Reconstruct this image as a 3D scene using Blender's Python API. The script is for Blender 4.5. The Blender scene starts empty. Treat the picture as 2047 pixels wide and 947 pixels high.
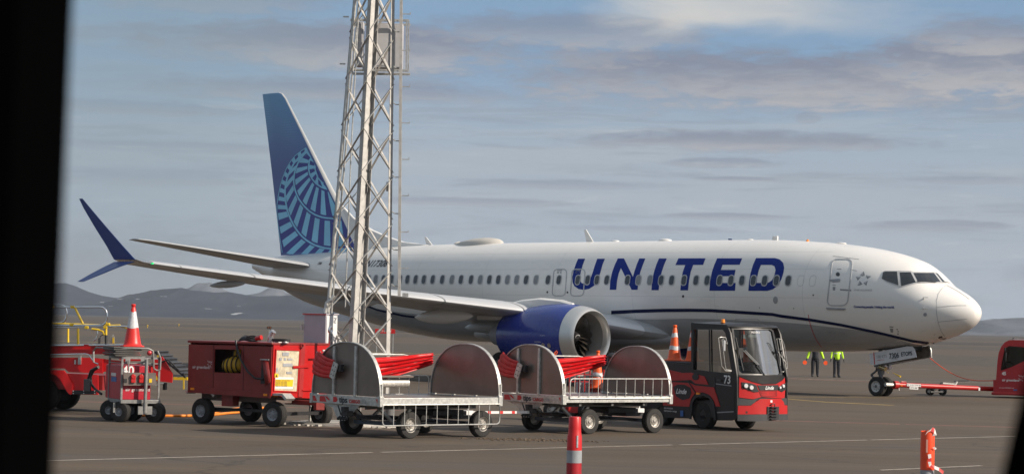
import bpy, bmesh, math, random
from math import sin, cos, pi, radians, sqrt, atan2
from mathutils import Vector, Matrix
from mathutils.bvhtree import BVHTree
from mathutils.geometry import tessellate_polygon
random.seed(7)
sc = bpy.context.scene
COL = sc.collection
# ---------------------------------------------------------------- camera
FPX, EYE = 4788.3, 2.2315
PITCH, ROLL = radians(2.066323), radians(1.26603)
cw = Vector((0, cos(PITCH), sin(PITCH)))
_u = Vector((0, -sin(PITCH), cos(PITCH)))
cr = Vector((cos(ROLL), 0, 0)) + _u*sin(ROLL)
cu = Vector((-sin(ROLL), 0, 0)) + _u*cos(ROLL)
ORG = Vector((0, 0, EYE))
cd = bpy.data.cameras.new('camera'); cam = bpy.data.objects.new('camera', cd); COL.objects.link(cam)
cam.matrix_world = Matrix(((cr.x, cu.x, -cw.x, 0), (cr.y, cu.y, -cw.y, 0), (cr.z, cu.z, -cw.z, EYE), (0, 0, 0, 1)))
cd.sensor_width = 36; cd.lens = FPX/2047*36; cd.clip_start = 0.05; cd.clip_end = 30000
cd.dof.use_dof = True; cd.dof.focus_distance = 62; cd.dof.aperture_fstop = 12
sc.camera = cam
def ray(px, py):
    return (cw + cr*((px-1023.5)/FPX) + cu*((473.5-py)/FPX)).normalized()
def atY(px, py, Y):
    d = ray(px, py); return ORG + d*(Y/d.y)
def gnd(px, py, z=0.0):
    d = ray(px, py); return ORG + d*((z-EYE)/d.z)
# ---------------------------------------------------------------- sun and sky
SUN_EL, SUN_AZ = radians(30), radians(112)      # azimuth clockwise from +Y
sdir = Vector((sin(SUN_AZ)*cos(SUN_EL), cos(SUN_AZ)*cos(SUN_EL), sin(SUN_EL)))
sl = bpy.data.lights.new('sun', 'SUN'); sl.energy = 5.0; sl.angle = radians(0.53); sl.color = (1.0, 0.88, 0.74)
so = bpy.data.objects.new('sun', sl); COL.objects.link(so); so.rotation_euler = sdir.to_track_quat('Z', 'Y').to_euler()
world = bpy.data.worlds.new('World'); sc.world = world; world.use_nodes = True
class NT:
    def __init__(s, nt): s.nt = nt
    def n(s, t, **k):
        x = s.nt.nodes.new(t)
        for a, v in k.items(): setattr(x, a, v)
        return x
    def l(s, a, b): s.nt.links.new(a, b)
    def inp(s, sock, v):
        if isinstance(v, bpy.types.NodeSocket): s.l(v, sock)
        elif v is not None: sock.default_value = v
    def m(s, op, a, b=None, c=None, clamp=False):
        x = s.n('ShaderNodeMath', operation=op, use_clamp=clamp)
        s.inp(x.inputs[0], a); s.inp(x.inputs[1], b); s.inp(x.inputs[2], c)
        return x.outputs[0]
    def mix(s, f, a, b):
        x = s.n('ShaderNodeMix', data_type='RGBA')
        s.inp(x.inputs[0], f); s.inp(x.inputs[6], a); s.inp(x.inputs[7], b)
        return x.outputs[2]
    def noise(s, vec, scale, detail=5, rough=.55, dist=0):
        x = s.n('ShaderNodeTexNoise'); s.inp(x.inputs['Vector'], vec)
        x.inputs['Scale'].default_value = scale; x.inputs['Detail'].default_value = detail
        x.inputs['Roughness'].default_value = rough; x.inputs['Distortion'].default_value = dist
        return x.outputs['Fac']
    def ss(s, v, a, b, lo=0., hi=1.):
        x = s.n('ShaderNodeMapRange', interpolation_type='SMOOTHSTEP')
        s.inp(x.inputs[0], v)
        for i, q in enumerate((a, b, lo, hi)): x.inputs[1+i].default_value = q
        return x.outputs[0]
    def vec(s, x, y, z=0.):
        c = s.n('ShaderNodeCombineXYZ'); s.inp(c.inputs[0], x); s.inp(c.inputs[1], y); s.inp(c.inputs[2], z); return c.outputs[0]
SKY_STR = 0.08
def build_world():
    t = NT(world.node_tree); world.node_tree.nodes.clear()
    out = t.n('ShaderNodeOutputWorld'); bg = t.n('ShaderNodeBackground'); t.l(bg.outputs[0], out.inputs[0])
    sky = t.n('ShaderNodeTexSky', sky_type='NISHITA'); sky.sun_disc = False
    sky.sun_elevation = SUN_EL; sky.sun_rotation = SUN_AZ; sky.air_density = 1.0; sky.dust_density = 1.2; sky.ozone_density = 1.5
    bg.inputs[1].default_value = SKY_STR
    tc = t.n('ShaderNodeTexCoord'); sp = t.n('ShaderNodeSeparateXYZ'); t.l(tc.outputs['Generated'], sp.inputs[0])
    az = t.m('MULTIPLY', t.m('ARCTAN2', sp.outputs[0], sp.outputs[1]), 57.2958)
    el = t.m('MULTIPLY', t.m('ARCSINE', sp.outputs[2]), 57.2958)
    pv = t.vec(t.m('MULTIPLY', az, .30), el)
    w1 = t.m('SUBTRACT', t.noise(pv, .9, 7, .6, .6), .5)
    w2 = t.m('SUBTRACT', t.noise(t.vec(t.m('MULTIPLY', az, .6), t.m('MULTIPLY', el, 2.4), 5.), 1.8, 9, .68, .4), .5)
    K = .01197
    # cloud banks: pixel-free description in degrees (azimuth, elevation, half widths, softness, strength)
    banks = [(6.0, 5.95, 8.6, .92, .95, 1.0), (11.5, 6.3, 3.6, .85, .6, 1.0), (1.5, 7.0, 4.2, .5, .8, .7), (-3.5, 6.5, 7.0, .72, .9, .95), (-4.5, 5.45, 5.5, .36, .9, .75), (-8.5, 4.0, 3.5, .16, .8, .5), (1.0, 3.35, 3.0, .14, .9, .5), (10.5, 3.6, 2.2, .12, .8, .5), (-9.5, 4.9, 4.5, .22, .8, .55),
             (5.6, 4.45, 5.0, .30, .9, .85), (5.0, 3.93, 1.7, .13, .7, .6), (5.4, 3.55, 1.0, .06, .7, .6), (12.0, 1.35, .5, .4, .8, .35),
             (5.2, 2.66, 1.9, .09, .6, .65), (9.9, 2.52, 1.8, .14, .6, .65), (3.2, 2.32, 2.3, .10, .6, .5), (-1.0, 2.88, 2.9, .12, .7, .55),
             (-9.4, 3.25, 3.2, .28, 1., .6), (7.0, 5.05, .35, .16, .6, .5), (11.2, 7.0, 2.0, .55, .9, .8), (-7, 7.6, 4, .5, 1.0, .6)]
    tot = None; hi = None
    for a0, e0, sa, se, soft, st in banks:
        dx = t.m('DIVIDE', t.m('SUBTRACT', az, a0), sa); dy = t.m('DIVIDE', t.m('SUBTRACT', el, e0), se)
        r = t.m('SUBTRACT', 1., t.m('ADD', t.m('MULTIPLY', dx, dx), t.m('MULTIPLY', dy, dy)))
        r = t.m('ADD', r, t.m('MULTIPLY', w1, 2.0)); r = t.m('ADD', r, t.m('MULTIPLY', w2, 2.2))
        mk = t.m('MULTIPLY', t.ss(r, -.15, soft), st)
        lit = t.m('MULTIPLY', mk, t.ss(t.m('ADD', dy, t.m('MULTIPLY', w2, 2.)), .45, -.75))   # warm lower flanks of each bank
        tot = mk if tot is None else t.m('MAXIMUM', tot, mk)
        if e0 < 1.2: continue
        hi = lit if hi is None else t.m('MAXIMUM', hi, lit)
    # cloud out of view, added brighter and fuller to fill the shaded sides
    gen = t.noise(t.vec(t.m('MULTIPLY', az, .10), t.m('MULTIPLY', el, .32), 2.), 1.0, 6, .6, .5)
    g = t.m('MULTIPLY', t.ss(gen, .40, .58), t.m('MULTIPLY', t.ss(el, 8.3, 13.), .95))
    wisp = t.m('MULTIPLY', t.ss(t.noise(t.vec(t.m('MULTIPLY', az, .12), t.m('MULTIPLY', el, 1.3), 9.), 1.3, 6, .6, .3), .42, .75), .45)
    veil = t.m('ADD', t.ss(el, 6.6, 3.6, 0., .85), wisp, clamp=True)
    k = 1/SKY_STR
    c = t.mix(t.ss(el, 40., 9., .0, .28), sky.outputs[0], (.165*k, .30*k, .52*k, 1))
    base = t.mix(t.ss(el, 12., 2., .5, .7), sky.outputs[0], (.15*k, .28*k, .48*k, 1))
    c = t.mix(t.m('MULTIPLY', veil, .85), base, (.345*k, .385*k, .425*k, 1))
    brt = t.m('MULTIPLY', t.ss(t.m('ADD', t.m('ADD', az, t.m('MULTIPLY', el, 1.4)), t.m('MULTIPLY', w1, 6.)), 22., 12.), t.m('MULTIPLY', t.ss(t.m('ADD', az, t.m('MULTIPLY', w1, 5.)), 1.5, 4.5), t.ss(t.m('ADD', el, t.m('MULTIPLY', w1, 1.2)), 6.75, 7.4)))
    cc = t.mix(t.m('ADD', hi, t.m('MULTIPLY', w2, .8), clamp=True), (.18*k, .205*k, .27*k, 1), (.385*k, .375*k, .385*k, 1))
    c = t.mix(t.m('MULTIPLY', tot, .95), c, cc)
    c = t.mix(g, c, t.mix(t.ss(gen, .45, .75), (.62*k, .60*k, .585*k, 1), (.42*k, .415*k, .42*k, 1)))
    c = t.mix(t.m('MULTIPLY', brt, .92), c, (.60*k, .57*k, .52*k, 1))
    sv = t.noise(t.vec(t.m('MULTIPLY', az, .22), t.m('MULTIPLY', el, 2.6), 21.), 1.1, 9, .66, .5)
    c = t.mix(t.m('MULTIPLY', t.ss(sv, .50, .66), t.ss(el, 6.8, 4.8, .05, .50)), c, (.225*k, .26*k, .315*k, 1))
    c = t.mix(t.m('MULTIPLY', t.ss(sv, .42, .30, 0., .45), t.ss(el, 6.8, 4.6)), c, (.44*k, .475*k, .50*k, 1))
    # low haze at left; window-tint darkening is painted into it and the sky above
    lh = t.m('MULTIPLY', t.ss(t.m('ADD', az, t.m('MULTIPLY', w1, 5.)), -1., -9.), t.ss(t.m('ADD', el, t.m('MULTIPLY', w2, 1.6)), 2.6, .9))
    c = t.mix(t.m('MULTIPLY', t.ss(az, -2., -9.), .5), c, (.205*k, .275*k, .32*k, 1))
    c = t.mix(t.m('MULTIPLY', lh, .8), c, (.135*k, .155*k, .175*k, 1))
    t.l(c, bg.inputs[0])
build_world()
sc.view_settings.view_transform = 'Standard'; sc.view_settings.look = 'None'
sc.view_settings.exposure = 0.27; sc.view_settings.gamma = 1.0
sc.render.engine = 'CYCLES'
# ---------------------------------------------------------------- materials
MATS = {}
def mat(name, col, rough=.5, metal=0., var=.12, scale=3., bump=0., bscale=40., spec=.5, coat=0., trans=0., emit=None, dirt=0.):
    if name in MATS: return MATS[name]
    m = bpy.data.materials.new(name); m.use_nodes = True; t = NT(m.node_tree)
    b = m.node_tree.nodes['Principled BSDF']
    tc = t.n('ShaderNodeTexCoord'); ob = tc.outputs['Object']
    nf = t.noise(ob, scale, 6, .6)
    c1 = tuple(max(0, c*(1-var)) for c in col)+(1,); c2 = tuple(min(1, c*(1+var)) for c in col)+(1,)
    c = t.mix(t.ss(nf, .3, .7), c1, c2)
    if dirt:
        d = t.m('MULTIPLY', t.ss(t.noise(ob, scale*2.7, 8, .7, 1.), .52, .75), dirt)
        c = t.mix(d, c, (.09, .08, .07, 1))
    t.l(c, b.inputs['Base Color'])
    t.l(t.ss(t.noise(ob, scale*4, 4), .3, .7, max(0, rough-.03), min(1, rough+.04)), b.inputs['Roughness'])
    b.inputs['Metallic'].default_value = metal; b.inputs['Specular IOR Level'].default_value = spec
    b.inputs['Coat Weight'].default_value = coat; b.inputs['Coat Roughness'].default_value = .08
    if trans: b.inputs['Transmission Weight'].default_value = trans
    if emit: b.inputs['Emission Color'].default_value = tuple(emit[:3])+(1,); b.inputs['Emission Strength'].default_value = emit[3]
    if bump:
        bp = t.n('ShaderNodeBump'); bp.inputs['Strength'].default_value = bump; bp.inputs['Distance'].default_value = .01
        t.l(t.noise(ob, bscale, 5), bp.inputs['Height']); t.l(bp.outputs[0], b.inputs['Normal'])
    MATS[name] = m; return m
M_white = mat('white paint', (.78, .765, .735), .32, coat=.3, var=.03, scale=.6)
M_grey_air = mat('light grey aircraft paint', (.42, .43, .44), .38, var=.04, scale=.6)
M_lightgrey = mat('door outline grey', (.42, .43, .44), .4)
M_line = mat('panel line grey', (.30, .31, .33), .5)
M_blue = mat('letter blue', (.006, .026, .21), .5, var=.01, spec=.15)
M_navy = mat('stripe navy', (.005, .010, .05), .5, var=.01, spec=.15)
M_engblue = mat('engine blue', (.012, .035, .26), .25, coat=.5, var=.04, scale=.4)
M_wlblue = mat('winglet blue', (.012, .055, .25), .35, coat=.2, var=.02, scale=.5)
M_alu = mat('bare aluminium', (.62, .62, .62), .28, metal=.9, var=.08, scale=5)
M_lip = mat('polished inlet lip', (.62, .62, .61), .38, metal=.7, var=.015, scale=.6)
M_barrel = mat('inlet barrel grey', (.20, .20, .20), .45, var=.05)
M_black = mat('black plastic', (.018, .018, .02), .5, var=.2, scale=8)
M_satin = mat('black satin paint', (.010, .010, .011), .42, var=.1, scale=1.)
M_trim = mat('dark grey trim', (.045, .045, .048), .45, var=.08)
M_rubber = mat('tyre rubber', (.022, .021, .02), .85, var=.25, scale=12, bump=.5, bscale=60, dirt=.25)
M_glassd = mat('dark cabin window', (.03, .035, .045), .12, var=.2, coat=.4)
M_shade = mat('window with shade down', (.20, .21, .22), .35, var=.1)
M_cock = mat('cockpit glass', (.015, .018, .022), .05, coat=1., var=.3, scale=2)
M_galv = mat('galvanised steel', (.50, .50, .48), .42, metal=.55, var=.2, scale=14, bump=.15, bscale=80, dirt=.12)
M_galvd = mat('shaded galvanised steel', (.24, .24, .235), .5, metal=.4, var=.2, scale=14, dirt=.2)  # darker copy of the galvanised steel; the cart's shade is put into its colour
M_galvm = mat('galvanised mast steel', (.43, .42, .40), .55, metal=.25, var=.14, scale=9, dirt=.15)
M_sheet = mat('worn aluminium sheet', (.215, .18, .16), .36, metal=.5, var=.14, scale=1.6, bump=.06, bscale=2, dirt=.12)
M_chrome = mat('chrome steel tube', (.72, .72, .72), .16, metal=1., var=.05)
M_red = mat('red vehicle paint', (.42, .010, .010), .38, coat=.12, var=.05, scale=1, dirt=.03)
M_redd = mat('shaded red trailer paint', (.20, .022, .020), .42, var=.12, scale=3, dirt=.12, bump=.05, bscale=6)  # heater trailer red, its side's shade put into the darker colour
M_tarp = mat('red tarpaulin', (.52, .006, .010), .42, var=.1, scale=5, bump=.3, bscale=14)
M_yel = mat('yellow paint', (.72, .48, .02), .4, var=.08)
M_hose = mat('yellow duct hose', (.45, .27, .02), .6, var=.15, scale=6, bump=.3)
M_orange = mat('cone orange', (.80, .11, .02), .45, var=.08, scale=6, dirt=.12)
M_conered = mat('cone red', (.62, .025, .02), .4, var=.08, scale=6, dirt=.1)
M_band = mat('reflective band', (.55, .56, .58), .4, var=.15, scale=20, dirt=.15)
M_tarmac = None
M_text = mat('white lettering', (.75, .75, .75), .5, var=.02)
M_dtext = mat('dark lettering', (.04, .045, .06), .5, var=.02)
M_gtext = mat('grey lettering', (.25, .26, .27), .5, var=.02)
M_rtext = mat('red lettering', (.55, .03, .03), .5, var=.02)
M_hivis = mat('hi vis yellow fabric', (.50, .82, .03), .8, var=.1, scale=9)
M_trouser = mat('dark trousers', (.02, .022, .03), .9, var=.2)
M_skin = mat('skin', (.45, .28, .2), .6)
M_hair = mat('hair', (.04, .03, .02), .8)
M_lamp = mat('headlamp glass', (.7, .7, .72), .1, coat=1.)
M_amber = mat('amber beacon', (.85, .25, .01), .25, coat=.6)
M_concrete = mat('concrete', (.42, .40, .36), .9, var=.15, scale=5, bump=.5, bscale=20)
M_cabl = mat('cabinet mauve grey', (.42, .40, .44), .5, var=.06)
M_cabw = mat('cabinet white', (.66, .66, .66), .45, var=.05)
M_seat = mat('grey seat', (.16, .16, .17), .7)
M_foil = mat('foil pipe', (.6, .6, .6), .25, metal=.9, var=.2, scale=20, bump=.8, bscale=50)
def glass_mat(name, tint, rough=.02, alpha=.75):
    m = bpy.data.materials.new(name); m.use_nodes = True; t = NT(m.node_tree); m.node_tree.nodes.clear()
    o = t.n('ShaderNodeOutputMaterial'); tr = t.n('ShaderNodeBsdfTransparent'); gl = t.n('ShaderNodeBsdfGlossy'); gl.inputs['Roughness'].default_value = rough
    tr.inputs[0].default_value = tint+(1,); fr = t.n('ShaderNodeFresnel'); fr.inputs[0].default_value = 1.5
    mx = t.n('ShaderNodeMixShader'); t.l(t.m('MULTIPLY', fr.outputs[0], .55, clamp=True), mx.inputs[0]); t.l(tr.outputs[0], mx.inputs[1]); t.l(gl.outputs[0], mx.inputs[2])
    t.l(mx.outputs[0], o.inputs[0]); return m
M_vglass = glass_mat('vehicle glass', (.42, .48, .45), .03)
M_vglassd = glass_mat('side glass', (.20, .22, .21))
# ---------------------------------------------------------------- mesh helpers
class MB:
    def __init__(s): s.v = []; s.f = []; s.m = []
    def add(s, vs, fs, mi=0):
        o = len(s.v); s.v += [tuple(q) for q in vs]; s.f += [[i+o for i in f] for f in fs]; s.m += [mi]*len(fs); return s
    def box(s, a, b, mi=0, M=None):
        (x0, y0, z0), (x1, y1, z1) = a, b
        vs = [Vector(p) for p in ((x0,y0,z0),(x1,y0,z0),(x1,y1,z0),(x0,y1,z0),(x0,y0,z1),(x1,y0,z1),(x1,y1,z1),(x0,y1,z1))]
        if M: vs = [M @ q for q in vs]
        return s.add(vs, [(0,3,2,1),(4,5,6,7),(0,1,5,4),(1,2,6,5),(2,3,7,6),(3,0,4,7)], mi)
    def bar(s, p, q, w, h, mi=0, up=(0,0,1)):
        p = Vector(p); q = Vector(q); d = (q-p); L = d.length; d.normalize()
        a = d.cross(Vector(up))
        if a.length < 1e-3: a = d.cross(Vector((1,0,0)))
        a.normalize(); b = a.cross(d).normalized()
        M = Matrix(((d.x,a.x,b.x,p.x),(d.y,a.y,b.y,p.y),(d.z,a.z,b.z,p.z),(0,0,0,1)))
        return s.box((0,-w/2,-h/2),(L,w/2,h/2), mi, M)
    def cyl(s, p, q, r0, r1=None, n=12, mi=0, caps=True):
        p = Vector(p); q = Vector(q); r1 = r0 if r1 is None else r1
        d = (q-p).normalized(); a = d.orthogonal().normalized(); b = d.cross(a)
        vs = [p+(a*cos(2*pi*i/n)+b*sin(2*pi*i/n))*r0 for i in range(n)]+[q+(a*cos(2*pi*i/n)+b*sin(2*pi*i/n))*r1 for i in range(n)]
        fs = [(i,(i+1)%n,n+(i+1)%n,n+i) for i in range(n)]
        if caps: fs += [tuple(range(n-1,-1,-1)), tuple(range(n,2*n))]
        return s.add(vs, fs, mi)
    def tube(s, pts, r, n=8, mi=0, closed=False):
        pts = [Vector(p) for p in pts]; N = len(pts); rings = []
        rr = r if isinstance(r, (list, tuple)) else [r]*N
        ref = None
        for i, p in enumerate(pts):
            if closed: d = pts[(i+1)%N]-pts[i-1]
            else: d = pts[min(i+1,N-1)]-pts[max(i-1,0)]
            d.normalize()
            if ref is None: ref = d.orthogonal().normalized()
            a = (ref - d*ref.dot(d)).normalized(); ref = a; b = d.cross(a)
            rings.append([p+(a*cos(2*pi*k/n)+b*sin(2*pi*k/n))*rr[i] for k in range(n)])
        return s.loft(rings, mi, caps=not closed, loop=closed)
    def loft(s, rings, mi=0, caps=True, loop=False, wrap=True):
        n = len(rings[0]); N = len(rings); vs = [v for r in rings for v in r]; fs = []
        for i in range(N if loop else N-1):
            for k in range(n if wrap else n-1):
                j = (i+1) % N
                fs.append((i*n+k, i*n+(k+1)%n, j*n+(k+1)%n, j*n+k))
        if caps and not loop: fs += [tuple(range(n-1,-1,-1)), tuple(range((N-1)*n, N*n))]
        return s.add(vs, fs, mi)
    def lathe(s, prof, o, d, n=24, mi=0, caps=False):
        o = Vector(o); d = Vector(d).normalized(); a = d.orthogonal().normalized(); b = d.cross(a)
        rings = [[o+d*x+(a*cos(2*pi*k/n)+b*sin(2*pi*k/n))*max(r,1e-4) for k in range(n)] for x, r in prof]
        return s.loft(rings, mi, caps=caps)
    def prism(s, poly, fa, fb, mi=0):
        """poly: 2D points; fa/fb map a 2D point to the two 3D faces"""
        n = len(poly); vs = [fa(p) for p in poly]+[fb(p) for p in poly]
        return s.add(vs, [tuple(range(n)), tuple(range(2*n-1, n-1, -1))]+[(i, n+i, n+(i+1)%n, (i+1)%n) for i in range(n)], mi)
    def sph(s, c, r, mi=0, n=10, sc_=(1,1,1)):
        c = Vector(c); rings = []
        for i in range(1, n):
            t = pi*i/n; rings.append([c+Vector((sin(t)*cos(2*pi*k/(2*n))*r*sc_[0], sin(t)*sin(2*pi*k/(2*n))*r*sc_[1], cos(t)*r*sc_[2])) for k in range(2*n)])
        return s.loft(rings, mi)
    def mesh(s, name, mats, smooth=False):
        me = bpy.data.meshes.new(name); me.from_pydata(s.v, [], s.f)
        if not isinstance(mats, (list, tuple)): mats = [mats]
        for m in mats: me.materials.append(m)
        me.polygons.foreach_set('material_index', s.m)
        bm = bmesh.new(); bm.from_mesh(me); bmesh.ops.recalc_face_normals(bm, faces=bm.faces); bm.to_mesh(me); bm.free()
        if smooth is not False:
            me.polygons.foreach_set('use_smooth', [True]*len(me.polygons))
            if smooth is True: me.set_sharp_from_angle(angle=radians(35))
        me.update(); return me
    def build(s, name, mats, parent=None, smooth=True, bevel=0.):
        o = bpy.data.objects.new(name, s.mesh(name, mats, smooth)); COL.objects.link(o); o.parent = parent
        if bevel:
            b = o.modifiers.new('b', 'BEVEL'); b.width = bevel; b.segments = 2; b.limit_method = 'ANGLE'; b.angle_limit = radians(40)
        return o
def tag(o, label=None, cat=None, group=None, kind=None):
    if label: o['label'] = label
    if cat: o['category'] = cat
    if group: o['group'] = group
    if kind: o['kind'] = kind
    return o
def thing(name, label, cat, loc=(0,0,0), rz=0., group=None):
    o = bpy.data.objects.new(name, None); COL.objects.link(o); o.location = loc; o.rotation_euler = (0,0,rz); o.empty_display_size = .2
    return tag(o, label, cat, group)
def copy_tree(o, parent=None):
    c = o.copy(); COL.objects.link(c); c.parent = parent
    for ch in list(o.children): copy_tree(ch, c)
    return c
class Fr:
    """a thing's own frame: world <-> local, and a ray laid onto one of its local planes"""
    def __init__(s, loc, rz): s.o = Vector(loc); s.R = Matrix.Rotation(rz, 3, 'Z'); s.Ri = s.R.transposed(); s.rz = rz
    def w2l(s, p): return s.Ri @ (Vector(p)-s.o)
    def on(s, px, py, ax, val):
        o = s.Ri @ (ORG-s.o); d = s.Ri @ ray(px, py); return o+d*((val-o[ax])/d[ax])
def zoom(x0, y0, x1, w):      # converts coordinates measured on an enlarged crop back to the photograph's
    k = (x1-x0)/w; return lambda x, y: (x0+x*k, y0+y*k)
def grid_poly(loops, gx, gy):
    """triangulate 2D loops (first outer, rest holes), cut on a grid, return verts, faces"""
    vv = [[Vector((x, y, 0)) for x, y in lp] for lp in loops]; flat = [v for l in vv for v in l]
    tris = tessellate_polygon(vv)
    bm = bmesh.new(); bv = [bm.verts.new(v) for v in flat]
    for t in tris:
        try: bm.faces.new([bv[i] for i in t])
        except ValueError: pass
    for ax, g in ((0, gx), (1, gy)):
        if not g: continue
        lo = min(v[ax] for v in flat); hi = max(v[ax] for v in flat); k = lo+g
        while k < hi:
            co = Vector((0,0,0)); co[ax] = k; no = Vector((0,0,0)); no[ax] = 1
            bmesh.ops.bisect_plane(bm, geom=bm.verts[:]+bm.edges[:]+bm.faces[:], plane_co=co, plane_no=no); k += g
    bm.verts.index_update(); vs = [(v.co.x, v.co.y) for v in bm.verts]; fs = [[v.index for v in f.verts] for f in bm.faces]; bm.free()
    return vs, fs
def patch(name, polys, fn, m, parent, gx=0, gy=0, thick=0., smooth=True, bevel=0.):
    """polys: list of loop-lists; fn(x,y)->(point, normal). Flat print if thick==0, else a solid panel"""
    b = MB()
    for loops in polys:
        if not isinstance(loops[0][0], (tuple, list)): loops = [loops]
        vs, fs = grid_poly(loops, gx, gy); P = [fn(x, y) for x, y in vs]
        if thick == 0: b.add([p for p, n in P], fs)
        else:
            n_ = len(P); ed = {}
            for f in fs:
                for i in range(len(f)):
                    e = (f[i], f[(i+1) % len(f)]); ed[e] = 1
            side = [(e[0], e[1], n_+e[1], n_+e[0]) for e in ed if (e[1], e[0]) not in ed]
            b.add([p+n*thick for p, n in P]+[p for p, n in P], fs+[[n_+i for i in reversed(f)] for f in fs]+side)
    me = bpy.data.meshes.new(name); me.from_pydata(b.v, [], b.f); me.materials.append(m)
    bm = bmesh.new(); bm.from_mesh(me)
    if thick: bmesh.ops.recalc_face_normals(bm, faces=bm.faces)
    bm.to_mesh(me); bm.free()
    if smooth: me.polygons.foreach_set('use_smooth', [True]*len(me.polygons)); me.set_sharp_from_angle(angle=radians(35))
    o = bpy.data.objects.new(name, me); COL.objects.link(o); o.parent = parent
    return o
def text_loops(s, size, shear=0., align='CENTER', space=1.):
    cu_ = bpy.data.curves.new('t', 'FONT'); cu_.body = s; cu_.size = size; cu_.shear = shear; cu_.align_x = align; cu_.align_y = 'CENTER'; cu_.space_character = space; cu_.resolution_u = 3
    ob = bpy.data.objects.new('t', cu_); me = bpy.data.meshes.new_from_object(ob)
    vs = [(v.co.x, v.co.y) for v in me.vertices]; fs = [list(p.vertices) for p in me.polygons]
    bpy.data.objects.remove(ob); bpy.data.curves.remove(cu_); bpy.data.meshes.remove(me)
    return vs, fs
def text(s, size, fn, m, parent, name='lettering', shear=0., align='CENTER', bold=0., space=1., sx=1.):
    vs, fs = text_loops(s, size, shear, align, space); b = MB()
    offs = [(0, 0)] if not bold else [(0, 0), (bold, 0), (-bold, 0), (0, bold), (0, -bold)]
    for i, (dx, dy) in enumerate(offs):
        b.add([fn(x*sx+dx, y+dy)+Vector((0, 0, 0)) for x, y in vs], fs)
        if bold:   # the overlapping copies are kept a hair apart
            nn = len(vs); c0 = b.v[-nn:]
            n = (Vector(c0[fs[0][1]])-Vector(c0[fs[0][0]])).cross(Vector(c0[fs[0][2]])-Vector(c0[fs[0][0]])); n = n.normalized() if n.length else Vector((0,0,0))
            b.v[-nn:] = [tuple(Vector(q)+n*.0012*i) for q in c0]
    me = bpy.data.meshes.new(name); me.from_pydata(b.v, [], b.f); me.materials.append(m)
    o = bpy.data.objects.new(name, me); COL.objects.link(o); o.parent = parent; return o
def planefn(o, xd, yd):
    o = Vector(o); xd = Vector(xd); yd = Vector(yd); return lambda x, y: o+xd*x+yd*y
WH = {}
def wheel(parent, c, ax, R, w, rimr=.6, rimmat=None, holes=True, outer=1):
    """tyre mesh named wheel with its rim as a sub-part; ax = outward axle direction"""
    rimmat = rimmat or M_galv; key = (round(R,3), round(w,3), round(rimr,3), rimmat.name)
    if key not in WH:
        t = MB(); pr = [(-w/2, R*rimr), (-w/2*1.02, R*.80), (-w/2*.92, R*.95), (-w/2*.7, R*.99), (0, R), (w/2*.7, R*.99), (w/2*.92, R*.95), (w/2*1.02, R*.80), (w/2, R*rimr), (w*.3, R*rimr*.97), (-w*.3, R*rimr*.97), (-w/2, R*rimr)]
        t.lathe(pr, (0,0,0), (1,0,0), 36)
        n = 36
        for k in range(n):      # tread blocks
            a = 2*pi*k/n; 
            for x0, x1, da in ((-w*.36, -w*.04, 0), (w*.04, w*.36, pi/n)):
                M = Matrix.Rotation(a+da, 4, 'X'); t.box((x0, -R*.055, R*.97), (x1, R*.055, R*1.012), 0, M)
        tm = t.mesh('wheel', M_rubber, True)
        r = MB(); r.lathe([(w*.48, R*rimr), (w*.44, R*rimr*.93), (w*.25, R*rimr*.86), (w*.20, R*rimr*.62), (w*.32, R*rimr*.50), (w*.34, R*rimr*.30), (w*.45, R*rimr*.22), (w*.47, 0)], (0,0,0), (1,0,0), 28)
        r.lathe([(-w*.48, R*rimr), (-w*.2, R*rimr*.8), (-w*.15, 0)], (0,0,0), (1,0,0), 20)
        for k in range(8):
            a = 2*pi*k/8
            c0 = Vector((w*.205, cos(a)*R*rimr*.73, sin(a)*R*rimr*.73)); r.cyl(c0, c0+Vector((w*.02,0,0)), R*rimr*.10, n=8, mi=1)
            c1 = Vector((w*.33, cos(a+.4)*R*rimr*.40, sin(a+.4)*R*rimr*.40)); r.cyl(c1, c1+Vector((w*.06,0,0)), R*rimr*.05, n=6)
        rm = r.mesh('rim', [rimmat, M_black], True)
        WH[key] = (tm, rm)
    tm, rm = WH[key]
    ax = Vector(ax).normalized(); q = ax.to_track_quat('X', 'Z')
    o = bpy.data.objects.new('wheel', tm); COL.objects.link(o); o.parent = parent; o.location = c; o.rotation_mode = 'QUATERNION'; o.rotation_quaternion = q
    r = bpy.data.objects.new('rim', rm); COL.objects.link(r); r.parent = o
    return o
def burst(parent, fn, R, m):
    """small ray-burst emblem beside the airline's name"""
    b = MB()
    for a in (5, 38, 68, 95, 128, 190, 235, 262, 300):
        a_ = radians(a); r0, r1 = R*.3, R*(1.0 if a in (38, 128, 300) else .7)
        for w0, w1, ra, rb in ((.02, .05, r0, r1),):
            dx, dy = cos(a_), sin(a_); b.add([fn(dx*ra-dy*R*w0, dy*ra+dx*R*w0), fn(dx*ra+dy*R*w0, dy*ra-dx*R*w0), fn(dx*rb+dy*R*w1, dy*rb-dx*R*w1), fn(dx*rb-dy*R*w1, dy*rb+dx*R*w1)], [(0,1,2,3)])
    me = bpy.data.meshes.new('emblem'); me.from_pydata(b.v, [], b.f); me.materials.append(m)
    o = bpy.data.objects.new('emblem', me); COL.objects.link(o); o.parent = parent; return o
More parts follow.
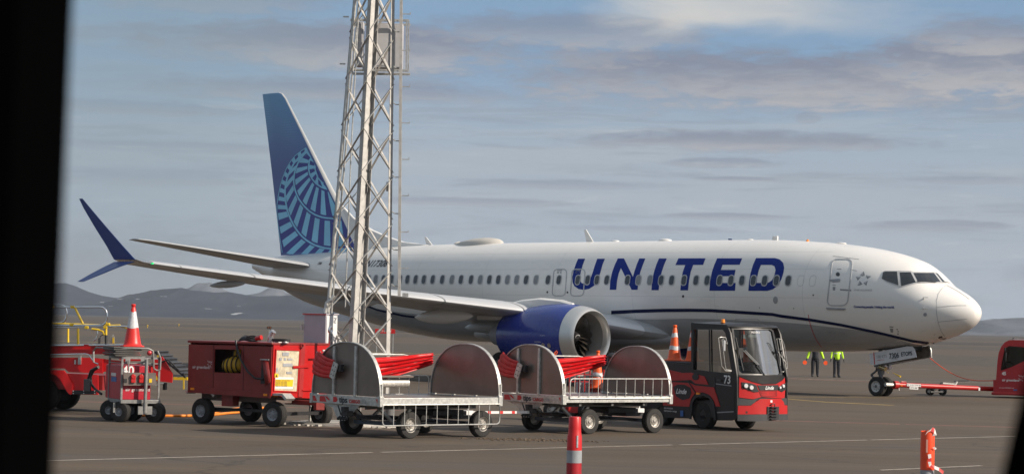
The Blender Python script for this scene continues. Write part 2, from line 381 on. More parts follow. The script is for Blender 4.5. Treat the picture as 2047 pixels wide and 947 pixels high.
# ---------------------------------------------------------------- ground
def ground_mat():
    m = bpy.data.materials.new('apron asphalt'); m.use_nodes = True; t = NT(m.node_tree); b = m.node_tree.nodes['Principled BSDF']
    tc = t.n('ShaderNodeTexCoord'); ob = tc.outputs['Object']; sp = t.n('ShaderNodeSeparateXYZ'); t.l(ob, sp.inputs[0])
    st = t.vec(t.m('MULTIPLY', sp.outputs[0], .12), sp.outputs[1])        # paving lanes run across the apron
    a = t.noise(st, .35, 6, .6); c = t.noise(ob, 22., 3, .7); d = t.noise(ob, .6, 6, .6, .5)
    lanes = t.noise(t.vec(t.m('MULTIPLY', sp.outputs[0], .01), t.m('MULTIPLY', sp.outputs[1], .22), 4.), 1.0, 5, .7)
    col = t.mix(t.ss(a, .3, .7), (.074, .054, .037, 1), (.106, .080, .057, 1))
    col = t.mix(t.m('MULTIPLY', t.ss(c, .45, .75), .5), col, (.17, .14, .105, 1))
    col = t.mix(t.m('MULTIPLY', t.ss(d, .52, .68), .6), col, (.075, .066, .058, 1))
    oil = t.noise(t.vec(t.m('MULTIPLY', sp.outputs[0], .5), sp.outputs[1], 7.), .9, 4, .6, 1.5); col = t.mix(t.m('MULTIPLY', t.ss(oil, .63, .72), .5), col, (.055, .046, .038, 1))
    col = t.mix(t.m('MULTIPLY', t.ss(lanes, .45, .62), .55), col, (.085, .076, .068, 1))
    thin = t.noise(t.vec(t.m('MULTIPLY', sp.outputs[0], .03), t.m('MULTIPLY', sp.outputs[1], 1.6), 11.), 1., 5, .75); col = t.mix(t.m('MULTIPLY', t.ss(thin, .52, .66), .4), col, (.055, .043, .033, 1)); col = t.mix(t.m('MULTIPLY', t.ss(thin, .44, .34), .35), col, (.15, .122, .092, 1))
    crack = t.n('ShaderNodeTexVoronoi', feature='DISTANCE_TO_EDGE'); wv = t.vec(t.m('ADD', sp.outputs[0], t.m('MULTIPLY', d, 3.)), t.m('ADD', sp.outputs[1], t.m('MULTIPLY', a, 3.)))
    t.l(wv, crack.inputs['Vector']); crack.inputs['Scale'].default_value = .11
    col = t.mix(t.m('MULTIPLY', t.ss(crack.outputs[0], .006, .002), .55), col, (.04, .036, .032, 1))
    t.l(col, b.inputs['Base Color']); b.inputs['Roughness'].default_value = .85; b.inputs['Specular IOR Level'].default_value = .3
    bp = t.n('ShaderNodeBump'); bp.inputs['Strength'].default_value = .6; bp.inputs['Distance'].default_value = .012
    t.l(t.noise(ob, 45., 4, .7), bp.inputs['Height']); t.l(bp.outputs[0], b.inputs['Normal'])
    return m
M_asph = ground_mat()
M_gravel = mat('gravel verge', (.060, .048, .037), .95, var=.4, scale=.9, bump=1., bscale=6)
M_dirt = mat('dark far runway', (.040, .033, .027), .9, var=.3, scale=.02)
M_wl = mat('worn white line paint', (.42, .37, .31), .8, var=.25, scale=3)
M_yl = mat('worn yellow line paint', (.40, .29, .09), .8, var=.25, scale=2)
M_rl = mat('worn red line paint', (.36, .15, .12), .8, var=.3, scale=2)
def sheet(name, corners, z, m, kind='structure'):
    b = MB().add([(x, y, z) for x, y in corners], [tuple(range(len(corners)))]); o = b.build(name, m); return tag(o, kind=kind)
g = MB().add([(-9000, -300, 0), (9000, -300, 0), (9000, 12000, 0), (-9000, 12000, 0)], [(0, 1, 2, 3)]).build('apron', M_asph); tag(g, kind='structure')
def strip_poly(name, y0, y1, x0, x1, z, m, rag=3., n=70):
    b = MB(); r = random.Random(hash(name) % 1000 if False else int(y0))
    top = []; bot = []
    for i in range(n+1):
        x = x0+(x1-x0)*i/n; bot.append((x, y0+r.uniform(-rag, rag)*.5, z)); top.append((x, y1+r.uniform(-rag, rag), z))
    b.add(bot+top, [(i, i+1, n+1+i+1, n+1+i) for i in range(n)]); o = b.build(name, m); return tag(o, kind='structure')
strip_poly('gravel_verge', 168, 245, -70, 260, .006, M_gravel, 6)
strip_poly('gravel_verge', 330, 420, -420, 500, .006, M_gravel, 12)
strip_poly('runway', 470, 620, -900, 900, .010, M_dirt, 1)
strip_poly('gravel_verge', 760, 1500, -1500, 1500, .006, M_gravel, 30)
strip_poly('rough_ground', 1700, 6500, -4000, 4000, .02, M_dirt, 60)
def pline(name, p, q, w, m, z=.004, label=None, dash=None):
    a = gnd(*p); c = gnd(*q); d = (c-a); L = d.length; d.normalize(); n_ = Vector((-d.y, d.x, 0)); b = MB(); s = 0.
    r = random.Random(int(p[0]+p[1]*7)); segs = [(0, L)]
    if dash: segs = []; x = 0.;
    if dash:
        while x < L: e = min(L, x+dash*r.uniform(.5, 1.4)); segs.append((x, e)); x = e+r.uniform(.05, .25)
    for s0, s1 in segs:
        b.add([a+d*s0+n_*w/2+Vector((0,0,z)), a+d*s0-n_*w/2+Vector((0,0,z)), a+d*s1-n_*w/2+Vector((0,0,z)), a+d*s1+n_*w/2+Vector((0,0,z))], [(0,1,2,3)])
    o = b.build(name, m); return tag(o, kind='structure')
pline('painted_line', (60, 921), (2047, 871), .10, M_wl, dash=6)
pline('painted_line', (1760, 939), (1962, 930), .09, M_wl)
pline('painted_line', (60, 799.5), (2047, 854), .14, M_rl, dash=5)
pline('painted_line', (1650, 803), (1785, 809.5), .28, M_yl)
pline('painted_line', (1565, 796), (1650, 803), .16, M_yl)
pline('painted_line', (1565, 793), (1810, 794.5), .12, M_yl)
pline('painted_line', (1300, 744), (2047, 776), .25, M_rl, dash=9)
pline('painted_line', (110, 681), (1000, 712), .5, M_yl, .012, dash=30)
pline('painted_line', (250, 673), (700, 683), .6, M_yl, .012, dash=30)
pline('painted_line', (200, 662), (420, 668), .8, M_yl, .012)
pline('painted_line', (330, 645), (640, 654), 1.6, M_wl, .012, dash=60)
pline('painted_line', (130, 646), (520, 659), 1.3, M_yl, .012, dash=50)
pline('painted_line', (100, 652), (300, 655), 1.0, M_yl, .012, dash=50)
pline('painted_line', (1600, 757), (1990, 765), .2, M_wl, dash=3)
pline('painted_line', (1800, 737), (1860, 737.5), .2, M_wl)
# heap of loose gravel on the asphalt between the dollies
def gravel_patch():
    b = MB(); r = random.Random(3); c = gnd(1060, 879)
    for i in range(420):
        a = r.gauss(0, 1); q = r.gauss(0, 1); s = r.uniform(.006, .02)
        p = Vector((c.x+a*.62, c.y+q*.22, s*.4)); M = Matrix.Translation(p) @ Matrix.Rotation(r.random()*6, 4, 'Z') @ Matrix.Rotation(r.random(), 4, 'X')
        b.box((-s, -s*.8, -s*.5), (s, s*.8, s*.5), 0, M)
    o = b.build('loose_gravel', mat('loose gravel brown', (.11, .08, .055), .95, var=.4, scale=20), smooth=False); tag(o, 'loose brown gravel scattered on the asphalt between the two cargo dollies', 'gravel', kind='stuff')
gravel_patch()
# ---------------------------------------------------------------- hills
def hill_mat(name, c1, c2):
    m = bpy.data.materials.new(name); m.use_nodes = True; t = NT(m.node_tree); b = m.node_tree.nodes['Principled BSDF']
    tc = t.n('ShaderNodeTexCoord'); ob = tc.outputs['Object']; mp = t.n('ShaderNodeMapping'); t.l(ob, mp.inputs[0]); mp.inputs['Scale'].default_value = (.006, .006, .02)
    f = t.noise(mp.outputs[0], 1., 8, .65, .4); c = t.mix(t.ss(f, .35, .65), c1, c2)
    mp2 = t.n('ShaderNodeMapping'); t.l(ob, mp2.inputs[0]); mp2.inputs['Scale'].default_value = (.02, .02, .12)
    sn = t.noise(mp2.outputs[0], 1., 3, .5); c = t.mix(t.ss(t.noise(mp2.outputs[0], .8, 9, .75), .5, .68), c, (.012, .018, .030, 1)); c = t.mix(t.m('MULTIPLY', t.ss(sn, .71, .73), .6), c, (.6, .62, .66, 1))
    t.l(c, b.inputs['Base Color']); b.inputs['Roughness'].default_value = 1.; b.inputs['Specular IOR Level'].default_value = .1; return m
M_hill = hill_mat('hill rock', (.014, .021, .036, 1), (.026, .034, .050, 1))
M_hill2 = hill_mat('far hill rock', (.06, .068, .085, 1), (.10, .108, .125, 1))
def hills(name, Y, sil, depth, m, seed, rough=1.):
    r = random.Random(seed); pts = [atY(x, y, Y) for x, y in sil]
    n = 260; rows = 26; x0, x1 = pts[0].x, pts[-1].x; vs = []; 
    from mathutils import noise as NZ
    for j in range(rows):
        t = j/(rows-1)
        for i in range(n):
            x = x0+(x1-x0)*i/(n-1)
            for k in range(len(pts)-1):
                if pts[k].x <= x <= pts[k+1].x: break
            q = (x-pts[k].x)/max(1e-6, pts[k+1].x-pts[k].x); h = pts[k].z+(pts[k+1].z-pts[k].z)*q
            h += NZ.fractal(Vector((x*.012, seed, 0)), .9, 2.1, 5)*3.5*rough
            y = Y+(t-.6)*depth; s = t/.6 if t < .6 else 1-(t-.6)*.9
            s = max(0, s)**.75; rid = NZ.fractal(Vector((x*.005, y*.005, seed)), .9, 2.1, 6)
            z = h*s*(1+.22*rid*(1 if t != .6 else 0)*(1-abs(2*s-1))) if j else -3
            vs.append((x, y, z))
    fs = [(j*n+i, j*n+i+1, (j+1)*n+i+1, (j+1)*n+i) for j in range(rows-1) for i in range(n-1)]
    o = MB().add(vs, fs).build(name, m, smooth=True); return tag(o, kind='structure')
hills('hills', 5200, [(-700, 600), (-300, 560), (0, 575), (60, 572), (120, 566), (133, 566), (156, 578), (192, 588), (237, 596), (300, 612), (420, 634)], 900, M_hill, 2)
hills('hills', 4600, [(150, 634), (200, 612), (237, 596), (257, 586), (296, 581), (329, 578), (362, 576), (388, 581), (427, 584), (460, 584), (493, 588), (525, 592), (558, 592), (597, 588), (640, 598), (720, 596), (900, 615), (1150, 648)], 800, M_hill, 5)
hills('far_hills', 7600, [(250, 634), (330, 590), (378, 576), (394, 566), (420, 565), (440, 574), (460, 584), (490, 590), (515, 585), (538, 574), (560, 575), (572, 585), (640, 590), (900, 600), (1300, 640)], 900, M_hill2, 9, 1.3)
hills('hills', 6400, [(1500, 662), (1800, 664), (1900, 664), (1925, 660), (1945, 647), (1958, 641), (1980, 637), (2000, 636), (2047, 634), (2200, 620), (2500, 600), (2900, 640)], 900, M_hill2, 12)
# ---------------------------------------------------------------- aircraft
PYAW = radians(-46.032)
PL = thing('airliner', 'white twin-engine airliner with blue lettering on its side and blue tail, behind the vehicles', 'airplane', (15.7254, 80.3955, 0), PYAW)
PF = Fr((15.7254, 80.3955, 0), PYAW)     # local: +x forward (nose at 0), +y port, +z up
def interp(tab, u, k):
    for a, b in zip(tab, tab[1:]):
        if a[0] <= u <= b[0]:
            t = (u-a[0])/(b[0]-a[0]); i = tab.index(a)
            p0 = tab[max(i-1, 0)]; p3 = tab[min(i+2, len(tab)-1)]
            h = b[0]-a[0]
            m0 = (b[k]-p0[k])/max(1e-6, b[0]-p0[0])*h; m1 = (p3[k]-a[k])/max(1e-6, p3[0]-a[0])*h
            return (2*t**3-3*t*t+1)*a[k]+(t**3-2*t*t+t)*m0+(-2*t**3+3*t*t)*b[k]+(t**3-t*t)*m1
    return tab[-1][k]
FT = [  # station, top, bottom, half width, height of greatest width
 (0, 2.93, 2.91, .01, 2.92), (.03, 3.09, 2.76, .17, 2.92), (.12, 3.22, 2.62, .32, 2.92), (.3, 3.37, 2.46, .51, 2.93), (.6, 3.56, 2.30, .74, 2.96), (1.0, 3.75, 2.14, .97, 3.02),
 (1.4, 3.95, 2.01, 1.15, 3.09), (1.75, 4.24, 1.91, 1.28, 3.16), (2.05, 4.47, 1.83, 1.37, 3.22), (2.45, 4.68, 1.76, 1.48, 3.30), (3.3, 4.93, 1.65, 1.64, 3.42), (4.3, 5.12, 1.57, 1.76, 3.52), (5.5, 5.27, 1.51, 1.84, 3.58),
 (7.0, 5.38, 1.47, 1.875, 3.62), (8.7, 5.46, 1.46, 1.88, 3.63), (10.5, 5.48, 1.46, 1.88, 3.63), (20, 5.48, 1.46, 1.88, 3.63), (25.5, 5.46, 1.48, 1.88, 3.63), (28, 5.42, 1.68, 1.84, 3.68), (30, 5.36, 1.95, 1.74, 3.78),
 (32, 5.27, 2.28, 1.56, 3.90), (34, 5.18, 2.66, 1.30, 4.05), (35.7, 5.10, 3.03, 1.04, 4.18), (37.5, 5.0, 3.66, .70, 4.38), (38.9, 4.84, 4.25, .36, 4.55), (39.4, 4.74, 4.42, .2, 4.58), (39.47, 4.66, 4.5, .08, 4.58)]
def fus_ring(u, n=72):
    top, bot, hw, zc = [interp(FT, u, k) for k in (1, 2, 3, 4)]; r = []
    for i in range(n):
        a = 2*pi*i/n; c, s_ = cos(a), sin(a); e = .96 if s_ < 0 else 1.0
        r.append(Vector((-u, hw*math.copysign(abs(c)**e, c), zc+(top-zc)*s_ if s_ > 0 else zc+(zc-bot)*s_)))
    return r
us = [0, .01, .03, .06, .12, .2, .3, .45, .6, .8]+[1+.1*i for i in range(40)]+[5+.5*i for i in range(64)]+[37, 37.5, 38, 38.5, 38.9, 39.2, 39.4, 39.47]
fb = MB().loft([fus_ring(u) for u in us], caps=True)
fme = bpy.data.meshes.new('x'); fme.from_pydata(fb.v, [], fb.f)
_bm = bmesh.new(); _bm.from_mesh(fme); bmesh.ops.recalc_face_normals(_bm, faces=_bm.faces); FBVH = BVHTree.FromBMesh(_bm); _bm.free(); bpy.data.meshes.remove(fme)
def on_bvh(bvh, off=.005, fr=PF):
    def fn(px, py):
        o = fr.Ri @ (ORG-fr.o); d = fr.Ri @ ray(px, py); h, n, i, ds = bvh.ray_cast(o, d)
        if h is None:
            L = o.length; q = o+d*L; h, n, i, ds = bvh.find_nearest(o+d*(-(o.dot(d))))
        if n.dot(d) > 0: n = -n
        return h+n*off, n
    return fn
onf = on_bvh(FBVH, .0)
def off(fn, e): return lambda x, y: (lambda r: (r[0]+r[1]*e, r[1]))(fn(x, y))
def comp(fn, z): return lambda x, y: fn(*z(x, y))
z5 = zoom(1080, 450, 1640, 2047); z7 = zoom(1560, 450, 2000, 1437); z4 = zoom(700, 450, 1200, 1633)
def fus_mat():
    m = bpy.data.materials.new('airliner paint'); m.use_nodes = True; t = NT(m.node_tree); b = m.node_tree.nodes['Principled BSDF']
    tc = t.n('ShaderNodeTexCoord'); ob = tc.outputs['Object']; sp = t.n('ShaderNodeSeparateXYZ'); t.l(ob, sp.inputs[0])
    fc = t.n('ShaderNodeFloatCurve'); t.l(t.m('DIVIDE', sp.outputs[0], -40.), fc.inputs['Value']); cv = fc.mapping.curves[0]
    bp_ = [z7(860, 770), z7(600, 700), z7(300, 660), z7(0, 632), z5(1500, 695), z5(1100, 683), z5(850, 686)]
    pts = []
    for p in bp_: q = onf(*p)[0]; pts.append((-q.x/40, q.z/6))
    pts = [(0, .2), (.04, .25)]+pts+[(20/40, pts[-1][1]), (27/40, 2.55/6), (33/40, 3.3/6), (1., 4.3/6)]
    cv.points[0].location = pts[0]; cv.points[1].location = pts[-1]
    for p in pts[1:-1]: cv.points.new(*p)
    fc.mapping.update()
    zb = t.m('MULTIPLY', fc.outputs[0], 6.)
    below = t.ss(t.m('SUBTRACT', zb, sp.outputs[2]), -.008, .008)
    n1 = t.noise(ob, .5, 6, .6); n2 = t.noise(t.vec(t.m('MULTIPLY', sp.outputs[0], .25), sp.outputs[1], sp.outputs[2]), 2.5, 7, .65)
    wh = t.mix(t.ss(n1, .3, .7), (.76, .745, .715, 1), (.80, .785, .755, 1))
    gy = t.mix(t.ss(n2, .35, .7), (.33, .335, .34, 1), (.40, .405, .41, 1))
    c = t.mix(below, wh, gy); c = t.mix(t.m('MULTIPLY', t.ss(n2, .58, .8), .12), c, (.25, .23, .20, 1))
    # skin panel seams every 20 inches x 10 and a few lengthwise laps
    fx = t.m('ABSOLUTE', t.m('SUBTRACT', t.m('FRACT', t.m('DIVIDE', sp.outputs[0], 4.06)), .5)); seam = t.ss(fx, .0018, .0008)
    laps = None
    for z in (2.55, 3.35, 4.35, 4.98):
        q = t.ss(t.m('ABSOLUTE', t.m('SUBTRACT', sp.outputs[2], z)), .007, .003); laps = q if laps is None else t.m('MAXIMUM', laps, q)
    seam = t.m('MULTIPLY', seam, t.ss(sp.outputs[0], -5.2, -5.6)); seam = t.m('MAXIMUM', seam, t.m('MULTIPLY', laps, t.ss(sp.outputs[0], -5.2, -5.6)))
    c = t.mix(t.m('MULTIPLY', seam, .5), c, (.25, .25, .26, 1))
    t.l(c, b.inputs['Base Color']); t.l(t.ss(n2, .3, .7, .26, .40), b.inputs['Roughness']); b.inputs['Coat Weight'].default_value = .35; b.inputs['Coat Roughness'].default_value = .12
    bu = t.n('ShaderNodeBump'); bu.inputs['Strength'].default_value = .12; bu.inputs['Distance'].default_value = .02; t.l(t.noise(t.vec(t.m('MULTIPLY', sp.outputs[0], 2.), sp.outputs[1], sp.outputs[2]), 1.1, 3), bu.inputs['Height']); t.l(bu.outputs[0], b.inputs['Normal'])
    return m
fb.build('fuselage', fus_mat(), PL)
# belly fairing round the wing root
def bf_ring(u):
    t = (u-12.2)/(24.2-12.2); k = sin(pi*min(1, max(0, t)))**.45; kl = interp(FT, u, 2); hw = .3+1.85*k; zb = kl+.25+(1.28-kl-.25)*k; zt = zb+.1+1.52*k; r = []
    for i in range(36):
        a = 2*pi*i/36; c, s_ = cos(a), sin(a); r.append(Vector((-u, hw*math.copysign(abs(c)**.75, c), (zt+zb)/2+(zt-zb)/2*math.copysign(abs(s_)**.75, s_))))
    return r
bfm = MB().loft([bf_ring(12.2+.4*i) for i in range(31)]); bfm.build('belly_fairing', M_grey_air, PL)
# windows
wpx = [z5(x, 398)[0] for x in (58, 137, 275, 347, 415, 487, 638, 718, 802, 884, 961, 1051, 1139, 1220, 1311, 1394, 1475, 1558, 1641, 1727, 1813)]+[z4(x, 350)[0] for x in (120, 167, 218, 271, 325, 375, 428, 482, 540, 602, 665, 724, 790, 850, 910, 968, 1028, 1088, 1150, 1214)]
shades = {z5(718, 0)[0], z5(802, 0)[0], z4(665, 0)[0], z4(850, 0)[0], z4(1028, 0)[0], z4(1088, 0)[0], z4(1214, 0)[0], z4(167, 0)[0]}
def rrect(cx, cy, w, h, r, n=5):
    o = []
    for sx, sy, a0 in ((1, 1, 0), (-1, 1, 90), (-1, -1, 180), (1, -1, 270)):
        for k in range(n): a = radians(a0+90*k/(n-1)); o.append((cx+sx*(w/2-r)+r*cos(a), cy+sy*(h/2-r)+r*sin(a)))
    return o
def side_fn(u0, z0):      # (along, up) about a point on the starboard skin
    def fn(x, y):
        h, n, i, d = FBVH.ray_cast(Vector((-(u0+x), -6, z0+y)), Vector((0, 1, 0)))
        if n.y > 0: n = -n
        return h, n
    return fn
def u_at(px, z):     # station where the photograph column px meets the skin at height z
    lo, hi = 2., 36.
    for _ in range(40):
        mid = (lo+hi)/2; h = side_fn(mid, z)(0, 0)[0]; w = PF.R @ h+PF.o; d = w-ORG; x = 1023.5+FPX*d.dot(cr)/d.dot(cw)
        if x > px: lo = mid
        else: hi = mid
    return mid
WZ = 3.945
win_me = {}
def cabin_window(u, shade=False):
    key = round(interp(FT, u, 3), 2) == 1.88
    if key and 'rim' in win_me:
        rim = bpy.data.objects.new('window', win_me['rim']); COL.objects.link(rim); rim.parent = PL; rim.location = (-(u-win_me['u']), 0, 0)
        pn = bpy.data.objects.new('pane', win_me['pane' if not shade else 'shade']); COL.objects.link(pn); pn.parent = rim
        return
    f = side_fn(u, WZ); o_ = [rrect(0, 0, .285, .40, .12), rrect(0, 0, .225, .335, .095)]
    rim = patch('window', [o_], off(f, .006), M_lightgrey, PL, 0, .05, .013)
    pn = patch('pane', [[rrect(0, 0, .226, .336, .095)]], off(f, .016), M_shade if shade else M_glassd, rim, 0, .05)
    if key:
        win_me['rim'] = rim.data; win_me['pane'] = pn.data; win_me['u'] = u; sm = pn.data.copy(); sm.materials[0] = M_shade; win_me['shade'] = sm
wu = sorted((u_at(p, WZ), p in shades) for p in wpx)
wu = [w for w in wu if w[0] > 8.9]+[w for w in wu if w[0] <= 8.9]
for u, s_ in wu: cabin_window(u, s_)
for p in (1903, 1990):        # two plugged windows
    f = side_fn(u_at(z5(p, 400)[0], WZ), WZ)
    patch('window_plug', [[rrect(0, 0, .27, .385, .11), rrect(0, 0, .25, .365, .10)]], off(f, .002), M_lightgrey, PL, 0, .1, .003)
# lettering on the side
U = [(277,245),(328,245),(312,288),(298,335),(289,380),(292,408),(306,424),(330,426),(352,412),(370,382),(382,350),(398,298),(417,245),(473,245),(455,290),(440,345),(420,400),(395,440),(360,463),(320,472),(280,465),(250,445),(236,415),(235,380),(243,335),(260,285)]
N = [(567,243),(612,243),(678,378),(690,335),(705,290),(724,243),(768,243),(750,290),(732,340),(718,400),(712,471),(668,471),(590,312),(573,355),(562,405),(556,471),(508,471),(512,405),(525,345),(545,290)]
I = [(868,243),(925,243),(905,290),(888,340),(873,400),(866,474),(813,474),(818,405),(832,340),(850,285)]
T = [(1010,242),(1208,242),(1190,290),(1118,290),(1100,340),(1088,400),(1080,475),(1024,475),(1030,410),(1042,340),(1060,291),(988,291)]
E_ = [(1293,242),(1476,242),(1457,289),(1333,289),(1320,326),(1428,326),(1418,372),(1303,372),(1296,400),(1292,421),(1428,421),(1424,478),(1236,478),(1242,410),(1255,340),(1272,290)]
D_ = [[(1577,240),(1715,240),(1750,250),(1775,275),(1783,310),(1778,345),(1762,395),(1735,440),(1700,468),(1660,479),(1521,479),(1525,420),(1537,350),(1555,290)], [(1613,290),(1690,290),(1712,300),(1720,325),(1712,365),(1695,400),(1670,418),(1640,421),(1580,421),(1585,380),(1597,330)]]
fz5 = comp(off(onf, .006), z5)
for L_ in (U, N, I, T, E_): patch('letter', [[L_]], fz5, M_blue, PL, 24, 12)
patch('letter', [D_], fz5, M_blue, PL, 24, 12)
# navy cheat line
def ribbon(name, pts, w0, w1, m, zf, e=.014, parent=None):
    b = MB(); f = off(onf, e); N_ = len(pts); rows = []
    den = []
    for (x0, y0), (x1, y1) in zip(pts, pts[1:]):
        k = max(2, int(abs(x1-x0)/12)); den += [(x0+(x1-x0)*i/k, y0+(y1-y0)*i/k) for i in range(k)]
    den.append(pts[-1]); n = len(den)
    for i, (x, y) in enumerate(den):
        w = w0+(w1-w0)*i/(n-1); rows.append([f(x, y-w/2+w*j/3)[0] for j in range(4)])
    b.loft(rows, caps=False, wrap=False); o = b.build(name, m, parent or PL, smooth=True); return o
st = [z5(520, 636), z5(700, 627), z5(900, 621), z5(1100, 619.5), z5(1250, 622), z5(1400, 631), z5(1700, 650), z7(0, 591), z7(200, 617), z7(400, 650), z7(640, 700), z7(860, 753), z7(1005, 774)]
ribbon('cheat_line', st, 7, 5, M_navy, None)
ribbon('cheat_line', [(700, 601), (737, 612), (755, 619), (807, 630.5), (840, 634.5), (868, 637)], 4, 4, M_navy, None)
# doors: outline rings
def dring(x0, y0, x1, y1, r, t, sk=0):
    a = rrect((x0+x1)/2, (y0+y1)/2, x1-x0, y1-y0, r); b = rrect((x0+x1)/2, (y0+y1)/2, x1-x0-2*t, y1-y0-2*t, r-t); ym = (y0+y1)/2
    s = lambda L: [(x-sk*(y-ym), y) for x, y in L]; return [s(a), s(b)]
d1 = patch('service_door', [dring(318, 218, 458, 527, 38, 7, .115)], comp(off(onf, .002), z7), M_lightgrey, PL, 20, 20, .012)
patch('handle', [[(320,355),(388,350),(391,358),(388,368),(345,372),(320,362)]], comp(off(onf, .003), z7), M_line, d1, 0, 0, .02)
patch('window', [[(376+13*cos(a*pi/8), 320+13*sin(a*pi/8)) for a in range(16)]], comp(off(onf, .003), z7), M_glassd, d1, 0, 0, .01)
patch('sill', [[(300,536),(428,542),(420,553),(306,548)]], comp(off(onf, .004), z7), M_line, d1, 0, 0, .03)
patch('placard', [[(370,283),(398,285),(397,289),(370,287)], [(340,388),(362,389),(361,393),(340,392)], [(341,401),(360,402),(357,425),(342,424)], [(390,415),(463,420),(462,430),(390,425)], [(455,288),(500,296),(500,299),(455,291)], [(343,200),(514,221),(514,224),(343,203)]], comp(off(onf, .003), z7), M_gtext, d1, 20, 0)
for x0, x1 in ((90, 192), (224, 326)):
    e = patch('overwing_exit', [dring(x0, 318, x1, 519, 30, 7, .07)], comp(off(onf, .002), z5), M_lightgrey, PL, 30, 30, .012)
    patch('placard', [[(x0+34, 328), (x0+70, 328), (x0+69, 334), (x0+34, 334)], [(x0+32, 341), (x0+48, 341), (x0+48, 350), (x0+32, 350)], [(x0+54, 341), (x0+66, 341), (x0+66, 350), (x0+54, 350)]], comp(off(onf, .006), z5), M_gtext, e, 0, 0)
# small round ports, static port, cargo door seam, probes
for x, y, r in ((1044, 519, 8), (52, 488, 6), (199, 490, 6), (1995, 510, 5), (1603, 602, 3), (1853, 607, 3)):
    patch('port', [[(x+r*cos(a*pi/6), y+r*1.25*sin(a*pi/6)) for a in range(12)]], comp(off(onf, .003), z5), M_black, PL, 0, 0, .006)
patch('service_port', [[(1719+17*cos(a*pi/8), 546+27*sin(a*pi/8)) for a in range(16)]], comp(off(onf, .003), z5), M_line, PL, 0, 0, .006)
patch('port', [[(945+12*cos(a*pi/6), 582+12*sin(a*pi/6)) for a in range(12)]], comp(off(onf, .003), z7), M_line, PL, 0, 0, .008)
patch('cargo_door', [dring(1415, 682, 1605, 800, 25, 3, 0)], comp(off(onf, .002), z5), M_lightgrey, PL, 30, 20, .006)
for y in (480, 542):
    a = onf(*z7(935, y)); b = MB(); p = a[0]; n = a[1]; q = p+n*.13; b.cyl(p, q, .03, .012, 8); b.cyl(q, q+Vector((.22, 0, 0)), .014, .009, 8); b.build('probe', M_alu, PL)
# cockpit windows
CW = [[(672,308),(685,304),(762,304),(772,392),(700,366),(664,350)], [(780,309),(850,308),(884,374),(790,398)], [(868,313),(1000,313),(1044,371),(898,370)], [(1012,314),(1024,318),(1072,372),(1058,371)]]
CWF = [[(660,345),(672,303),(685,298),(850,298),(868,306),(1004,306),(1030,314),(1082,376),(1060,378),(1045,377),(895,378),(788,404),(765,398),(696,371)]]
fr_ = patch('cockpit_frame', [[CWF[0]]], comp(off(onf, .003), z7), M_lightgrey, PL, 15, 15, .012)
for L_ in CW: patch('pane', [[L_]], comp(off(onf, .0165), z7), M_cock, fr_, 15, 15, .004)
for a, b_ in (((890, 372), (1015, 378)), ((1060, 372), (1100, 384))):
    p = off(onf, .05)(*z7(*a))[0]; q = off(onf, .05)(*z7(*b_))[0]; MB().cyl(p, q, .012, n=6).build('wiper', M_black, PL)
# radome seam and strips
def arc(pts, w, name, m, zf=z7, e=.014):
    b = MB(); f = comp(off(onf, e), zf); rows = []
    for i, (x, y) in enumerate(pts):
        x0, y0 = pts[max(0, i-1)]; x1, y1 = pts[min(len(pts)-1, i+1)]; d = math.hypot(x1-x0, y1-y0); nx, ny = -(y1-y0)/d*w/2, (x1-x0)/d*w/2
        rows.append([f(x+nx, y+ny)[0], f(x-nx, y-ny)[0]])
    b.loft(rows, caps=False, wrap=False); return b.build(name, m, PL)
arc([(1080,392),(1050,420),(1030,450),(1020,490),(1018,540),(1022,590),(1032,640),(1048,685),(1066,715),(1085,738)], 2.5, 'radome_seam', M_line)
arc([(1020,533),(1080,529),(1150,524),(1215,524)], 2.2, 'lightning_strip', M_line); arc([(1028,630),(1100,622),(1160,616),(1218,610)], 2.2, 'lightning_strip', M_line)
arc([(1085,392),(1130,415),(1180,445),(1235,485)], 2.2, 'lightning_strip', M_line)
arc([(183,582),(190,620),(200,660),(215,700),(235,745),(262,785),(300,818),(330,830)], 3.5, 'tail_strap', M_rtext)
# star emblem: five folded triangles round a centre
for k, pts in enumerate(([(520,328),(545,300),(552,328),(538,333)], [(560,325),(594,333),(568,352),(562,340)], [(542,375),(571,362),(562,395),(548,384)], [(503,393),(518,362),(537,385),(520,392)], [(492,336),(526,337),(505,362),(500,350)])):
    cx = sum(p[0] for p in pts)/4; cy = sum(p[1] for p in pts)/4
    patch('star_point', [[pts]], comp(off(onf, .004), z7), M_gtext, PL); patch('star_point', [[[pts[0], pts[1], (cx, cy)]]], comp(off(onf, .008), z7), M_lightgrey, PL)
def ftext(s, size, zx, zy, m, zf, shear=0, name='lettering', rise=0., sx=1., bold=0., align='LEFT'):
    """print laid on the skin, its baseline running along the fuselage"""
    c = onf(*zf(zx, zy))[0]; f = side_fn(-c.x, c.z); g_ = lambda x, y: (lambda r: r[0]+r[1]*.014)(f(-x, y+rise*x)); return text(s, size, g_, m, PL, name, shear, align, bold, sx=sx)
ftext('STAR ALLIANCE', .085, 480, 423, M_gtext, z7, sx=1.15)
ftext('Connecting people. Uniting the world.', .105, 480, 531, M_blue, z7, sx=.95, bold=.004)
zr = zoom(600, 300, 900, 676)
ftext('N17306', .40, 296, 513, M_dtext, zr, shear=.3, sx=1.1, bold=.005)
ftext('7306', .15, 80, 511, M_dtext, zr, shear=.2, bold=.004)
patch('placard', [[(712,658),(738,660),(738,667),(713,665)], [(714,672),(737,674),(736,700),(720,698)]], comp(off(onf, .004), z7), M_gtext, PL)
patch('placard', [[(758,676),(768,677),(767,682),(758,681)], [(766,688),(772,689),(771,697),(766,696)], [(764,704),(772,705),(771,713),(765,712)]], comp(off(onf, .004), z7), M_black, PL)
